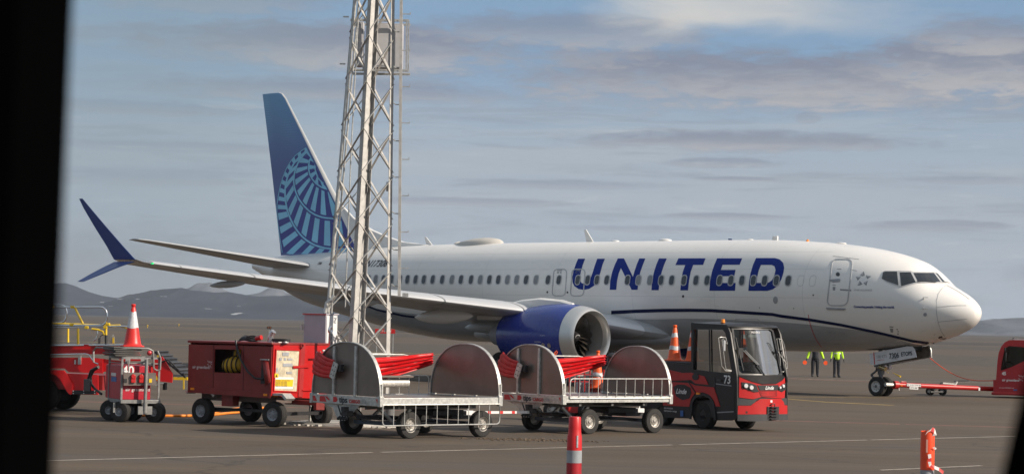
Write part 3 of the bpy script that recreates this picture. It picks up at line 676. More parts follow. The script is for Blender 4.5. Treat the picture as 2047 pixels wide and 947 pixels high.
patch('placard', [[(1036,726),(1055,722),(1060,735),(1085,736),(1070,744),(1042,742),(1030,735)]], comp(off(onf, .004), z7), M_black, PL)
# roof antennas
def on_top(u): return Vector((-u, 0, interp(FT, u, 1)))
b = MB(); 
for px, hgt in ((1178, .48), (857, .34)):
    u = {1178: 18.25, 857: 27.6}[px]; p = on_top(u); b = MB(); pr = [(0, 0), (-.36, 0), (-.36+.1, hgt), (-.14, hgt)]
    pr = [(.20, -.02), (-.18, -.02), (-.34, hgt), (-.22, hgt)]
    b.prism(pr, lambda q: p+Vector((q[0], .015, q[1])), lambda q: p+Vector((q[0], -.015, q[1]))); b.build('blade_antenna', M_white, PL, bevel=.004)
p = on_top(24.6); b = MB(); rings = []
for i in range(15):
    t = i/14; x = 1.4-2.8*t; h = .24*(sin(pi*min(1, t*1.15)**.7 if t < .87 else pi*min(1, t*1.0)))**.6 if 0 < t < 1 else .005
    w = .62*sin(pi*t)**.5 if 0 < t < 1 else .02
    rings.append([p+Vector((x, w*cos(a*pi/10)*(1 if True else 0), -.10+(h+.10)*abs(sin(a*pi/10))**.8)) for a in range(11)])
b.loft(rings, wrap=False, caps=False); b.build('satcom_radome', mat('radome cream grey', (.50, .48, .44), .5, var=.05), PL)
for u, w in ((16.9, .16), (14.3, .25), (10.1, .12)):
    MB().sph(on_top(u), w, sc_=(1.3, .7, .35)).build('roof_antenna', M_white, PL)
MB().box(on_top(8.9)-Vector((.12, .03, .02)), on_top(8.9)+Vector((.12, .03, .14))).build('roof_antenna', M_white, PL, bevel=.01)
MB().sph(on_top(7.4), .06, sc_=(1, 1, 1.2)).build('beacon_light', M_amber, PL)
MB().sph(on_top(5.9), .16, sc_=(1.5, .8, .3)).build('roof_antenna', M_white, PL)
# ---------------- lifting surfaces
def foil(u, c, y, z, t, n=14, tw=0., yv=None):
    r = []; up = Vector((0, 0, 1)) if yv is None else Vector(yv).normalized()
    for i in range(2*n):
        k = i if i <= n else 2*n-i; x = .5*(1-cos(pi*k/n)); th = 5*t*(.2969*sqrt(x)-.126*x-.3516*x*x+.2843*x**3-.1036*x**4)*c
        cam_ = .02*c*sin(pi*x); s = 1 if i <= n else -.75
        r.append(Vector((-(u+x*c), y, z))+up*(cam_+s*th-tw*x*c))
    return r
def wing(sd):
    secs = []; R0 = [(1.2, 12.9, 8.6, 1.95, .125), (1.88, 13.5, 7.9, 2.05, .125), (3.4, 14.9, 6.6, 2.38, .12), (5.4, 16.35, 5.2, 2.70, .115), (8., 17.85, 4.3, 2.98, .11), (11., 19.62, 3.4, 3.31, .105), (14., 21.45, 2.5, 3.68, .10), (16.2, 22.9, 1.85, 3.97, .10), (17.0, 23.45, 1.62, 4.08, .10)]
    b = MB().loft([foil(u, c, sd*v, z, t, tw=.015) for v, u, c, z, t in R0])
    w = b.build('wing', mat('wing grey paint', (.40, .41, .42), .36, coat=.1, var=.03, scale=.5), PL)
    # polished leading edge slats
    b2 = MB(); 
    for i in range(1, len(R0)-1):
        (v0, u0, c0, z0, t0), (v1, u1, c1, z1, t1) = R0[i], R0[i+1]
        rows = []
        for q in (0.012, .988):
            v = v0+(v1-v0)*q; u = u0+(u1-u0)*q; c = c0+(c1-c0)*q; z = z0+(z1-z0)*q; t = t0+(t1-t0)*q
            f = foil(u, c, sd*v, z, t, n=20, tw=.015); rr = [f[k % 40] for k in list(range(33, 40))+list(range(0, 8))]
            cc = Vector((-(u+.25*c), sd*v, z)); rows.append([p_+(p_-cc).normalized()*.03 for p_ in rr])
        b2 = MB().loft(rows, wrap=False, caps=False); b2.build('slat', mat('polished slat', (.60, .61, .62), .4, metal=.4, var=.01, scale=.3), w)
    for v, u0, ln, r in ((3.3, 18.6, 3.2, .25), (6.1, 18.3, 3.3, .28), (9.6, 19.6, 2.9, .22), (14.0, 21.9, 2.2, .13)):
        z = 2.2+(v-1.88)*.125-.22; n_ = 14; rings = []
        for i in range(n_+1):
            t = i/n_; k = max(.02, sin(pi*t)**.6); rings.append([Vector((-(u0+ln*t), sd*v+cos(a*pi/6)*r*.62*k, z-.02-.10*t+sin(a*pi/6)*r*k)) for a in range(12)])
        MB().loft(rings).build('flap_track_fairing', M_white if v == 6.1 else M_grey_air, w)
    return w
W = wing(-1); wing(1)
def winglet(sd):
    y = lambda v: sd*v
    secs = [foil(23.45, 1.62, y(17.0), 4.08, .10, tw=.015), foil(23.68, 1.48, y(17.25), 4.13, .10, yv=(0, -sd*.4, 1)), foil(23.88, 1.38, y(17.42), 4.22, .09, yv=(0, -sd, .9))]
    b = MB().loft(secs); r = b.build('wingtip_fairing', M_alu, PL)
    up = [(23.92, 1.32, 17.44, 4.22), (24.5, 1.02, 17.58, 4.70), (25.3, .74, 17.76, 5.38), (26.1, .44, 17.92, 6.06), (26.52, .22, 18.0, 6.42)]
    MB().loft([foil(u, c, y(v), z, .075, yv=(0, -sd*1, .12)) for u, c, v, z in up]).build('upper_winglet', M_wlblue, PL)
    dn = [(23.95, 1.25, 17.44, 4.14), (24.55, .98, 17.66, 3.95), (25.3, .72, 17.95, 3.66), (26.0, .40, 18.2, 3.40)]
    MB().loft([foil(u, c, y(v), z, .08, yv=(0, -sd*1, -.55)) for u, c, v, z in dn]).build('lower_winglet', M_wlblue, PL)
    MB().box((-23.52, min(y(16.85), y(17.05)), 4.06), (-23.42, max(y(16.85), y(17.05)), 4.11)).build('navigation_light', mat('green light' if sd < 0 else 'red light', (.02, .5, .15) if sd < 0 else (.5, .02, .02), .2, emit=((.05, 1, .3, .5) if sd < 0 else (1, .05, .03, 1.5))), PL)
winglet(-1); winglet(1)
def stab(sd):
    R0 = [(.35, 33.4, 3.6, 4.42, .10), (1.0, 33.9, 3.35, 4.50, .10), (4.0, 35.95, 2.2, 4.98, .095), (6.9, 37.95, 1.15, 5.44, .09), (7.17, 38.3, .8, 5.48, .07)]
    MB().loft([foil(u, c, sd*v, z, t) for v, u, c, z, t in R0]).build('tailplane', M_grey_air, PL)
stab(-1); stab(1)
# fin
def fin_mat():
    m = bpy.data.materials.new('tail fin paint'); m.use_nodes = True; t = NT(m.node_tree); b = m.node_tree.nodes['Principled BSDF']
    tc = t.n('ShaderNodeTexCoord'); ob = tc.outputs['Object']; sp = t.n('ShaderNodeSeparateXYZ'); t.l(ob, sp.inputs[0])
    f = t.ss(sp.outputs[2], 12.6, 8.6)
    c = t.mix(f, (.13, .31, .55, 1), (.065, .11, .32, 1))
    v = t.n('ShaderNodeTexVoronoi'); v.inputs['Scale'].default_value = 9.; v.inputs['Randomness'].default_value = 0.; t.l(ob, v.inputs['Vector'])
    d = t.m('MULTIPLY', t.ss(v.outputs['Distance'], .42, .30), t.ss(sp.outputs[2], 9.4, 12.2)); c = t.mix(t.m('MULTIPLY', d, .7), c, (.22, .45, .66, 1))
    t.l(c, b.inputs['Base Color']); b.inputs['Roughness'].default_value = .35; b.inputs['Coat Weight'].default_value = .3; return m
FL = [(5.05, 31.72, 37.56), (5.6, 32.15, 37.66), (7.4, 33.57, 38.05), (9.0, 34.90, 38.40), (11.3, 36.80, 38.93), (12.1, 37.46, 39.12), (12.33, 37.72, 39.17), (12.38, 37.95, 39.18)]
def vf(z, a, b_):
    r = []; c = b_-a; n = 14
    t = .105-.02*(z-5)/7
    for i in range(2*n):
        k = i if i <= n else 2*n-i; x = .5*(1-cos(pi*k/n)); th = 5*t*(.2969*sqrt(x)-.126*x-.3516*x*x+.2843*x**3-.1036*x**4)*c*.8
        r.append(Vector((-(a+x*c), (-th if i <= n else th), z)))
    return r
fnb = MB().loft([vf(*q) for q in FL]); fno = fnb.build('fin', fin_mat(), PL)
_m = bpy.data.meshes.new('x'); _m.from_pydata(fnb.v, [], fnb.f); _bm = bmesh.new(); _bm.from_mesh(_m); bmesh.ops.recalc_face_normals(_bm, faces=_bm.faces); NBVH = BVHTree.FromBMesh(_bm); _bm.free()
onn = on_bvh(NBVH, .0); z2 = zoom(480, 160, 820, 894)
def fin_print(name, poly, m, e):      # clipped to the fin's outline in its own plane
    pts = []
    for x, y in poly:
        p = PF.on(*z2(x, y), 1, -.1); pts.append((-p.x, p.z))
    edges = [((32.02, 5.15), (37.79, 12.22)), ((39.10, 12.2), (37.56, 5.15)), ((37.50, 5.10), (31.8, 5.10))]
    for (x0, y0), (x1, y1) in edges:      # keep the right-hand side
        out = []
        ins = lambda p: (x1-x0)*(p[1]-y0)-(y1-y0)*(p[0]-x0) <= 0
        for i in range(len(pts)):
            a, b_ = pts[i-1], pts[i]; ia, ib = ins(a), ins(b_)
            if ia != ib:
                da = (x1-x0)*(a[1]-y0)-(y1-y0)*(a[0]-x0); db = (x1-x0)*(b_[1]-y0)-(y1-y0)*(b_[0]-x0); t = da/(da-db); out.append((a[0]+(b_[0]-a[0])*t, a[1]+(b_[1]-a[1])*t))
            if ib: out.append(b_)
        pts = out
        if len(pts) < 3: return []
    return pts
def fin_fn(e):
    def fn(u, z):
        h, n, i, d = NBVH.ray_cast(Vector((-u, -5, z)), Vector((0, 1, 0)))
        if h is None: h, n, i, d = NBVH.find_nearest(Vector((-u, -.2, z)))
        return Vector((h.x, h.y-e, h.z)), Vector((0, -1, 0))
    return fn
def resamp(L, n):
    ds = [0]
    for a, b_ in zip(L, L[1:]): ds.append(ds[-1]+math.hypot(b_[0]-a[0], b_[1]-a[1]))
    o = []
    for i in range(n):
        s = ds[-1]*i/(n-1)
        for k in range(len(L)-1):
            if ds[k] <= s <= ds[k+1]+1e-9: break
        t = (s-ds[k])/(ds[k+1]-ds[k]); o.append((L[k][0]+(L[k+1][0]-L[k][0])*t, L[k][1]+(L[k+1][1]-L[k][1])*t))
    return o
M_gl = mat('globe light blue', (.24, .56, .78), .35, var=.08, scale=1); M_gd = mat('globe dark blue', (.045, .055, .27), .35, var=.05)
A0 = [(358,348),(320,375),(288,402),(262,435),(240,472),(220,518),(205,565),(195,610),(187,655),(186,700),(192,760),(202,830),(215,905)]
A1 = [(362,360),(325,395),(290,430),(262,480),(242,530),(234,580),(236,630),(248,690),(272,745),(305,795),(345,835),(395,865),(450,882),(520,890),(600,885)]
A2 = [(368,358),(335,395),(305,440),(288,490),(284,535),(292,580),(310,622),(340,660),(372,690),(410,712),(450,724),(500,728),(560,722)]
A3 = [(378,398),(366,425),(363,460),(370,495),(385,522),(408,548),(440,568),(485,582)]
A4 = [(392,425),(396,470),(412,515),(440,545)]
def band(La, Lb, n, duty, sh=0., e=.006):
    a = resamp(La, 4*n+1); b_ = resamp(Lb, 4*n+1); polys = []
    for i in range(n):
        k0 = 4*i; k1 = k0+duty
        lerp = lambda p, q, t: (p[0]+(q[0]-p[0])*t, p[1]+(q[1]-p[1])*t)
        A = [a[min(4*n, k0+j)] for j in range(duty+1)]; B = [b_[min(4*n, int(k0+j+sh))] for j in range(duty+1)]
        P_ = [lerp(x, y, .09) for x, y in zip(A, B)]+[lerp(x, y, .91) for x, y in reversed(list(zip(A, B)))]
        q = fin_print('x', P_, None, e)
        if len(q) > 2: polys.append([q])
    return polys
region = A0+[(640, 905), (640, 500), (400, 380)]
q = fin_print('x', region, None, 0); patch('globe_print', [[q]], fin_fn(.004), M_gd, fno, .3, .3)
polys = band(A0[:10], A1[:8], 9, 2, 1)+band(A1, A2, 11, 2)+band(A2, A3, 9, 2)+band(A3, A4, 5, 2)
A5 = [(215,905),(235,925),(600,925)]
polys += band([(186,700),(194,780),(206,850),(222,915),(290,935),(380,940),(480,940),(600,940)], A1[7:], 8, 2)
patch('globe_print', polys, fin_fn(.009), M_gl, fno, .3, .3)
def line_print(L, w, m):
    L = resamp(L, 30); polys = []
    for (x0, y0), (x1, y1) in zip(L, L[1:]):
        d = math.hypot(x1-x0, y1-y0); nx, ny = -(y1-y0)/d*w/2, (x1-x0)/d*w/2; q = fin_print('x', [(x0+nx, y0+ny), (x1+nx, y1+ny), (x1-nx, y1-ny), (x0-nx, y0-ny)], None, 0)
        if len(q) > 2: polys.append([q])
    patch('globe_print', polys, fin_fn(.014), m, fno)
for L_, w in ((A0, 4), (A1, 9), (A2, 8), (A3, 7), (A4, 6)): line_print(L_, w, M_gl)
# rudder seam, white leading edge and dorsal fin
def q2(x, y): p = PF.on(*z2(x, y), 1, 0.); return (p.x, p.z)
le = MB(); rows = []
for z, a, b_ in FL:
    rg = vf(z, a, b_); n2_ = len(rg); cc = Vector((-(a+.9), 0, z)); rows.append([rg[k % n2_]+(rg[k % n2_]-cc).normalized()*.016 for k in range(n2_-2, n2_+3)])
le.loft(rows, wrap=False, caps=False); le.build('fin_leading_edge', M_white, PL)
dor = [(33.62, 7.40), (33.0, 6.98), (32.54, 6.66), (31.9, 6.36), (31.25, 6.10), (30.3, 5.82), (29.25, 5.58), (27.6, 5.44), (27.6, 5.2), (34.6, 5.0), (35.2, 7.4)]
def dfn(s):
    def fn(p): 
        w = .05+.10*max(0, min(1, (6.6-p[1])/1.4)); return Vector((-p[0], s*w*(0 if False else 1), p[1]))
    return fn
MB().prism([(a, b_) for a, b_ in dor], dfn(-1), dfn(1)).build('dorsal_fin', M_white, PL, bevel=.04)
# ---------------- engines
def engine(sd):
    c = Vector((-13.35, sd*4.83, 1.80)); ax = (-1, 0, 0)
    b = MB(); b.lathe([(.58, 1.135), (.9, 1.18), (1.5, 1.20), (2.2, 1.17), (3.0, 1.08), (3.8, .95), (4.15, .86), (4.16, .82), (3.8, .80)], c, ax, 56)
    n = b.build('nacelle', M_engblue, PL)
    b = MB(); b.lathe([(.575, 1.132), (.35, 1.098), (.16, 1.05), (.05, 1.005), (0, .955), (.05, .912), (.15, .885), (.3, .865)], c, ax, 56); b.build('inlet_lip', M_lip, n)
    b = MB(); b.lathe([(.3, .866), (.7, .865), (1.15, .885)], c, ax, 56); b.build('inlet_barrel', M_barrel, n)
    b = MB(); b.lathe([(1.16, .89), (1.17, .02)], c, ax, 40); b.build('fan_case', M_black, n)
    for k in range(18):
        rows = []; a0 = 2*pi*k/18
        for i in range(7):
            t = i/6; r = .24+.62*t; a = a0+.30*t*t+.05*t; ch = .10+.14*sin(pi*min(1, t*1.1)*.6); tw = .35+.65*t
            e = Vector((0, cos(a), sin(a))); tn = Vector((0, -sin(a), cos(a)))
            d_ = (Vector((-1, 0, 0))*cos(tw)+tn*sin(tw)); p0 = c+Vector((-.98+.05*sin(t*3), 0, 0))+e*r
            rows.append([p0-d_*ch, p0+d_*ch])
        fb_ = MB().loft(rows, wrap=False, caps=False); fb_.build('fan_blade', mat('fan blade metal', (.10, .085, .07), .3, metal=.6, var=.1), n)
    b = MB(); b.lathe([(.62, .0), (.66, .06), (.75, .13), (.9, .20), (1.05, .25)], c, ax, 24); sp_ = b.build('spinner', M_black, n)
    sw = [];   # white swirl painted on the spinner
    for i in range(12):
        t = i/11; a = 1.2+3.6*t; r = .045+.10*t; x = .655+.11*(r-.045)/.07
        w = .028*sin(pi*min(1, t+.12)); 
        sw.append([c+Vector((-x+.012, cos(a)*(r+s*w), sin(a)*(r+s*w))) for s in (-1, 1)])
    MB().loft(sw, wrap=False, caps=False).build('swirl_mark', M_text, sp_)
    b = MB(); b.lathe([(3.6, .60), (4.2, .58), (4.7, .46), (5.0, .38)], c, ax, 32); b.build('core_nozzle', M_line, n)
    b = MB(); b.lathe([(4.7, .3), (5.3, .12), (5.6, .02)], c, ax, 20); b.build('exhaust_cone', M_line, n)
    # strake and pylon
    rows = []
    for x, z0, z1, w in ((1.0, 1.10, 1.22, .08), (1.6, 1.08, 1.34, .15), (2.6, .95, 1.40, .19), (3.6, .8, 1.32, .20), (4.8, .55, 1.1, .18), (6.0, .55, .95, .10)):
        rows.append([c+Vector((-x, s*w, z)) for s, z in ((-1, z0), (-1, z1-.06), (-.5, z1), (.5, z1), (1, z1-.06), (1, z0))])
    MB().loft(rows).build('pylon', M_white, PL)
    for s2 in (-1, 1):
        a = radians(55); p = c+Vector((-.75, s2*cos(a)*1.13, sin(a)*1.13)); q_ = c+Vector((-1.6, s2*cos(a)*1.18, sin(a)*1.18)); nn = Vector((0, s2*cos(a), sin(a)))
        if s2 == -sd:
            MB().add([p, q_, q_+nn*.24, p+nn*.05+Vector((-.25, 0, 0)), p+Vector((0, .012, 0)), q_+Vector((0, .012, 0)), q_+nn*.24+Vector((0, .012, 0)), p+nn*.05+Vector((-.25, .012, 0))], [(0,1,2,3), (4,5,6,7), (0,1,5,4), (1,2,6,5), (2,3,7,6), (3,0,4,7)]).build('strake', M_engblue, n)
    return n
EN = engine(-1); engine(1)
# small print on the cowl
_c = Vector((-13.35, -4.83, 1.80))
def cowl(ang, x, r=1.195): return lambda a, b_: _c+Vector((-(x-a), -cos(ang+b_/r)*r, sin(ang+b_/r)*r))
for x, t_, s in ((1.05, 'o', .3), (1.35, 'o', .3)):
    b = MB(); f = cowl(-.28, x, 1.20); 
    for k in range(16): a0, a1 = 2*pi*k/16, 2*pi*(k+1)/16; b.add([f(.06*cos(a0), .06*sin(a0)), f(.06*cos(a1), .06*sin(a1)), f(.085*cos(a1), .085*sin(a1)), f(.085*cos(a0), .085*sin(a0))], [(0,1,2,3)])
    b.add([f(-.035, -.03), f(.03, -.035), f(.04, .03), f(-.03, .04)], [(0,1,2,3)]); o = b.build('placard', mat('tan placard', (.5, .4, .25), .5), EN)
text('CAUTION', .07, cowl(-.18, 1.62, 1.20), M_text, EN, 'placard'); text('HOT AREA', .05, cowl(-.36, 1.62, 1.20), M_text, EN, 'placard'); text('FAN COWL', .05, cowl(.02, 1.35, 1.20), M_text, EN, 'placard')
# ---------------- landing gear
def leg(p0, p1, r): return MB().cyl(p0, p1, r, n=12)
ng = Vector((-4.04, 0, 0)); b = MB(); b.cyl(ng+Vector((-.05, 0, 2.0)), ng+Vector((0, 0, .34)), .075, n=14); b.cyl(ng+Vector((0, 0, .95)), ng+Vector((0, 0, .75)), .12, n=12)
b.cyl(ng+Vector((0, -.30, .34)), ng+Vector((0, .30, .34)), .05, n=10); b.bar(ng+Vector((-.10, 0, .95)), ng+Vector((-.42, 0, .72)), .07, .05); b.bar(ng+Vector((-.42, 0, .72)), ng+Vector((-.1, 0, .42)), .07, .05)
b.box(ng+Vector((-.16, -.2, 1.0)), ng+Vector((.18, .2, 1.12)))
for k in range(9): a = ng+Vector((random.uniform(-.2, .2), random.uniform(-.2, .2), 1.35)); b.cyl(a, ng+Vector((random.uniform(-.16, .16), random.uniform(-.14, .14), .9)), .013, n=5)
nl = b.build('nose_gear_strut', mat('gear grey metal', (.12, .12, .125), .4, metal=.4, var=.3, scale=12, dirt=.4), PL)
for y in (-.13, .13): MB().cyl(ng+Vector((.16, y, 1.0)), ng+Vector((.30, y, 1.0)), .075, .085, 14).build('taxi_light', M_lamp, nl)
MB().cyl(ng+Vector((.12, -.24, 1.03)), ng+Vector((.38, -.24, .95)), .07, .08, 14).build('actuator', mat('brass metal', (.55, .45, .25), .3, metal=.7), nl)
for s in (-1, 1): wheel(PL, ng+Vector((0, s*.20, .335)), (0, s, 0), .335, .20, .58, mat('grey wheel hub', (.50, .50, .49), .45, var=.1, scale=10))
for s in (-1, 1):      # gear doors hang either side of the bay
    qs = [(1739, 707), (1748, 704), (1815, 691.5), (1824, 692), (1829, 697), (1833, 713.5), (1750, 729), (1741, 728)]
    f = lambda x, y, s=s: (Vector((PF.on(x, y, 1, -.42).x, s*.42, PF.on(x, y, 1, -.42).z)), Vector((0, s, 0)))
    dr = patch('nose_gear_door', [[qs]], f, mat('gear door grey', (.60, .61, .63), .4, var=.05), PL, 0, 0, .03)
    if s < 0:
        zd = zoom(1700, 680, 1900, 1578); on_ = lambda x, y: (lambda p: Vector((p.x, -.456, p.z)))(PF.on(*zd(x, y), 1, -.456))
        for nm, tx, sz, x, y, mm in (('lettering', '7306', .25, 610, 250, M_dtext), ('lettering', 'ETOPS', .19, 798, 222, M_dtext), ('placard', 'TO MAX', .09, 635, 296, M_gtext), ('placard', '190 KTS', .15, 410, 265, M_gtext)):
            o_ = on_(x, y); e_ = on_(x+100, y-11); d_ = (e_-o_).normalized(); u_ = Vector((0, 0, 1)); u_ = (u_-d_*u_.dot(d_)).normalized()
            text(tx, sz, planefn(o_, d_, u_), mm, dr, nm, align='LEFT', sx=.85, bold=.006 if nm == 'lettering' else 0)
        b = MB(); b.add([on_(*q_)+Vector((0, 0, 0)) for q_ in ((360, 188), (374, 186), (390, 372), (376, 378))], [(0,1,2,3)]); b.add([on_(*q_) for q_ in ((425, 306), (535, 300), (535, 305), (425, 312))], [(0,1,2,3)]); b.build('red_stripe', M_rtext, dr)
# forward bay door seen edge-on beyond
b = MB(); bp = [(1832, 697), (1852, 692), (1858, 690), (1861.5, 697), (1861, 712), (1857, 714)]
f2 = lambda x, y: (Vector((PF.on(x, y, 1, .42).x, .42, PF.on(x, y, 1, .42).z)), Vector((0, -1, 0)))
patch('nose_gear_door', [[bp+[(1760, 728), (1760, 712)]]], f2, mat('gear bay brown grey', (.13, .115, .10), .5, var=.3, scale=6), PL, 0, 0, .03)
p = [PF.on(1858, 692, 1, .38), PF.on(1861, 700, 1, .38), PF.on(1861, 711, 1, .38), PF.on(1858.5, 713, 1, .38)]; MB().tube(p, .035, 8).build('door_edge', M_galv, PL)
MB().box((-5.2, -.38, 1.60), (-2.6, .38, 1.9)).build('gear_bay', M_black, PL)
mg = []
for s in (-1, 1):
    m0 = Vector((-19.64, s*2.86, 0)); b = MB(); b.cyl(m0+Vector((0, 0, .55)), m0+Vector((0, -s*.25, 2.3)), .12, n=14); b.cyl(m0+Vector((0, -.45, .55)), m0+Vector((0, .45, .55)), .07, n=10); b.bar(m0+Vector((0, 0, 1.0)), m0+Vector((0, -s*1.6, 1.9)), .08, .08); b.build('main_gear_strut', M_line, PL)
    patch('main_gear_door', [[(0, 0), (.9, 0), (.8, 1.1), (.1, 1.1)]], lambda x, y, s=s: (m0+Vector((.45-x, s*.12, 1.0+y)), Vector((0, s, 0))), M_white, PL, thick=.03)
    for q in (-.43, .43): wheel(PL, m0+Vector((0, q, .56)), (0, 1 if q > 0 else -1, 0), .56, .40, .5, mat('grey wheel hub', (.5, .5, .5), .45))
MB().cyl(ng+Vector((.28, -.24, .95)), ng+Vector((.55, -.3, .82)), .006, n=5).build('pin_streamer', M_yel, PL)
b = MB(); b.tube([PF.w2l(atY(1784, 744, 88.4)), PF.w2l(atY(1792, 748, 88.2)), PF.w2l(atY(1800, 752, 88.))], [.006, .02, .035], 6); b.build('pin_streamer', M_yel, PL)
# ---------------------------------------------------------------- lattice mast
MO = Vector((-3.28, 51.3, 0)); MTZ = 14.0
TW = thing('lattice_mast', 'tall galvanised steel lattice mast with a ladder, standing behind the cargo dollies', 'mast', tuple(MO), 0)
def mast_corner(k, z):       # k: 0 right, 1 far, 2 left, 3 near
    r = .735-(z-1.5)*.0375; lean = (z-1.5)*.026; a = k*pi/2+radians(-4)
    return Vector((r*cos(a)+lean, r*sin(a), z))
for k in range(4):
    p, q = mast_corner(k, .05), mast_corner(k, MTZ); b = MB(); d = (mast_corner((k+1) % 4, 1)-mast_corner(k, 1)).normalized(); e = (mast_corner((k+3) % 4, 1)-mast_corner(k, 1)).normalized()
    w = .105 if k != 3 else .13
    for dd, oo in ((d, e), (e, d)):     # two flanges of an angle section
        b.add([p, p+dd*w, p+dd*w+oo*.012, p+oo*.012, q, q+dd*w*.8, q+dd*w*.8+oo*.012, q+oo*.012], [(0,3,2,1), (4,5,6,7), (0,1,5,4), (1,2,6,5), (2,3,7,6), (3,0,4,7)])
    for z in range(2, 14, 3):
        c = mast_corner(k, z+.1); b.box(c+Vector((-.01, -.01, -.10))+(d+e)*.02, c+Vector((.01, .01, .10))+(d+e)*.1)
    b.build('mast_leg', M_galvm, TW, smooth=False)
zs = [.35]+[1.35+i*1.0 for i in range(13)]
for k in range(4):
    for i in range(len(zs)-1):
        for fl in (0, 1):
            a, c_ = (k, (k+1) % 4) if fl else ((k+1) % 4, k)
            p = mast_corner(a, zs[i]+.05); q = mast_corner(c_, zs[i+1]-.05); n_ = Vector((cos(k*pi/2+pi/4), sin(k*pi/2+pi/4), 0))*(.010 if fl else -.014)
            MB().bar(p+n_, q+n_, .050, .008, up=(0, 0, 1)).build('brace', M_galvm, TW, smooth=False)
for k in range(4):
    b = MB(); p = mast_corner(k, 1.52); q = mast_corner((k+1) % 4, 1.52); b.bar(p, q, .05, .05); b.build('horizontal_strut', M_galvm, TW, smooth=False)
# ladder rail with pegs
rl0 = TW.location; zpt = lambda x, y: atY(x, y, 51.2)-MO
b = MB(); b.bar(zpt(798, 592), zpt(804, -260), .10, .06); b.build('ladder_rail', M_galvm, TW, smooth=False)
for i in range(14):
    y = 572-72.5*i; x = 798+.010*(592-y); p = zpt(x, y)
    b = MB(); b.tube([p+Vector((-.03, 0, .0)), p+Vector((-.12, -.02, .0)), p+Vector((-.17, -.02, .04))], .012, 6); b.build('rung', M_galv, TW)
    y -= 36; p = zpt(x+.3, y); b = MB(); b.bar(p, p+Vector((.19, -.01, .0)), .02, .02); b.bar(p+Vector((.18, 0, -.0)), p+Vector((.18, 0, .045)), .014, .014); b.build('rung', M_galv, TW, smooth=False)
MB().box(zpt(806, 590)-Vector((.02, .03, .03)), zpt(806, 590)+Vector((.11, .03, .05))).build('rail_foot', M_galv, TW)
# conduits up the left leg
for dx, r in ((.05, .035), (.13, .02)):
    b = MB(); b.tube([mast_corner(2, .3)+Vector((dx-.02, -.05, 0)), mast_corner(2, 2.4)+Vector((dx, -.05, 0)), mast_corner(2, 13.8)+Vector((dx, -.05, 0))], r, 10); b.build('conduit', M_galv, TW)
b = MB(); b.tube([zpt(690, 615), zpt(702, 300), zpt(716, 40), zpt(720, -100)], .014, 8); b.build('conduit', M_galv, TW)
b = MB(); b.tube([zpt(650, 625), zpt(653, 605), zpt(662, 600), zpt(668, 590)], .04, 10); b.build('conduit_elbow', M_galv, TW)
# equipment boxes on the back of the mast
CBX = [((712, 44), (727, 132), .35), ((747, 46), (781, 135), .5), ((783, 48), (806, 138), .42)]
for (x0, y0), (x1, y1), dp in CBX:
    p = atY(x0, y1, 51.9)-MO; q = atY(x1, y0, 51.9)-MO; b = MB(); b.box((p.x, p.y, p.z), (q.x, p.y+dp, q.z)); c = b.build('equipment_box', mat('mast box grey', (.40, .40, .42), .5, var=.08, dirt=.1), TW, bevel=.012)
    MB().box((p.x+.04, p.y-.012, p.z+.04), (q.x-.04, p.y-.002, q.z-.04)).build('box_door', mat('mast box door', (.46, .46, .47), .5, var=.06), c, bevel=.004)
for y in (40, 140):
    for yy in (51.75, 52.5):
        p = atY(700, y, 51.7)-MO; q = atY(817, y+1, 51.7)-MO; b = MB(); p.y = q.y = yy-MO.y; b.bar(p, q, .04, .05); 
        for i in range(14): c = p+(q-p)*((i+.5)/14); b.cyl(c+Vector((0, -.03, 0)), c+Vector((0, -.022, 0)), .012, n=6)
        b.build('unistrut', M_galv, TW, smooth=False)
for x in (812, 816):
    p = atY(x, 142, 51.75)-MO; q = atY(x+1, 40, 51.75)-MO; MB().bar(p, q, .03, .03).build('bracket_post', M_galv, TW, smooth=False)
p = atY(706, 90, 51.6)-MO; MB().bar(p, p+Vector((.14, 0, .12)), .09, .03).build('bracket_plate', M_galv, TW)
for y in (34, 128):
    p = atY(690 if y == 34 else 683, y, 51.2)-MO; MB().bar(p+Vector((-.04, 0, 0)), p+Vector((.08, 0, 0)), .03, .03).build('clamp', M_galv, TW)
for k in (0, 2, 3):     # footing stubs
    c = mast_corner(k, .0); MB().cyl((c.x, c.y, .0), (c.x, c.y, .42), .105, n=20).cyl((c.x, c.y, .04), (c.x, c.y, .06), .2, n=16).build('footing', M_concrete if k == 3 else mat('footing tube', (.12, .12, .12), .6), TW)
b = MB(); r = random.Random(4); o_ = MO
ring = [(cos(2*pi*i/22)*(1.35+r.uniform(-.12, .12)), sin(2*pi*i/22)*(1.15+r.uniform(-.12, .12))) for i in range(22)]
b.loft([[Vector((x, y, 0)) for x, y in ring], [Vector((x*.96, y*.96, .05)) for x, y in ring]]); o = b.build('concrete_plinth', M_concrete, TW)
b = MB()
for i in range(90):
    a = r.uniform(0, 2*pi); q = r.uniform(1.35, 1.7); s = r.uniform(.01, .045); p = MO+Vector((cos(a)*q, sin(a)*q*.85, s*.4)); b.box((-s, -s, -s*.5), (s, s, s*.5), 0, Matrix.Translation(p) @ Matrix.Rotation(a, 4, 'Z'))
tag(b.build('rubble', M_concrete, None, smooth=False), 'broken concrete crumbs around the foot of the lattice mast', 'rubble', kind='stuff')
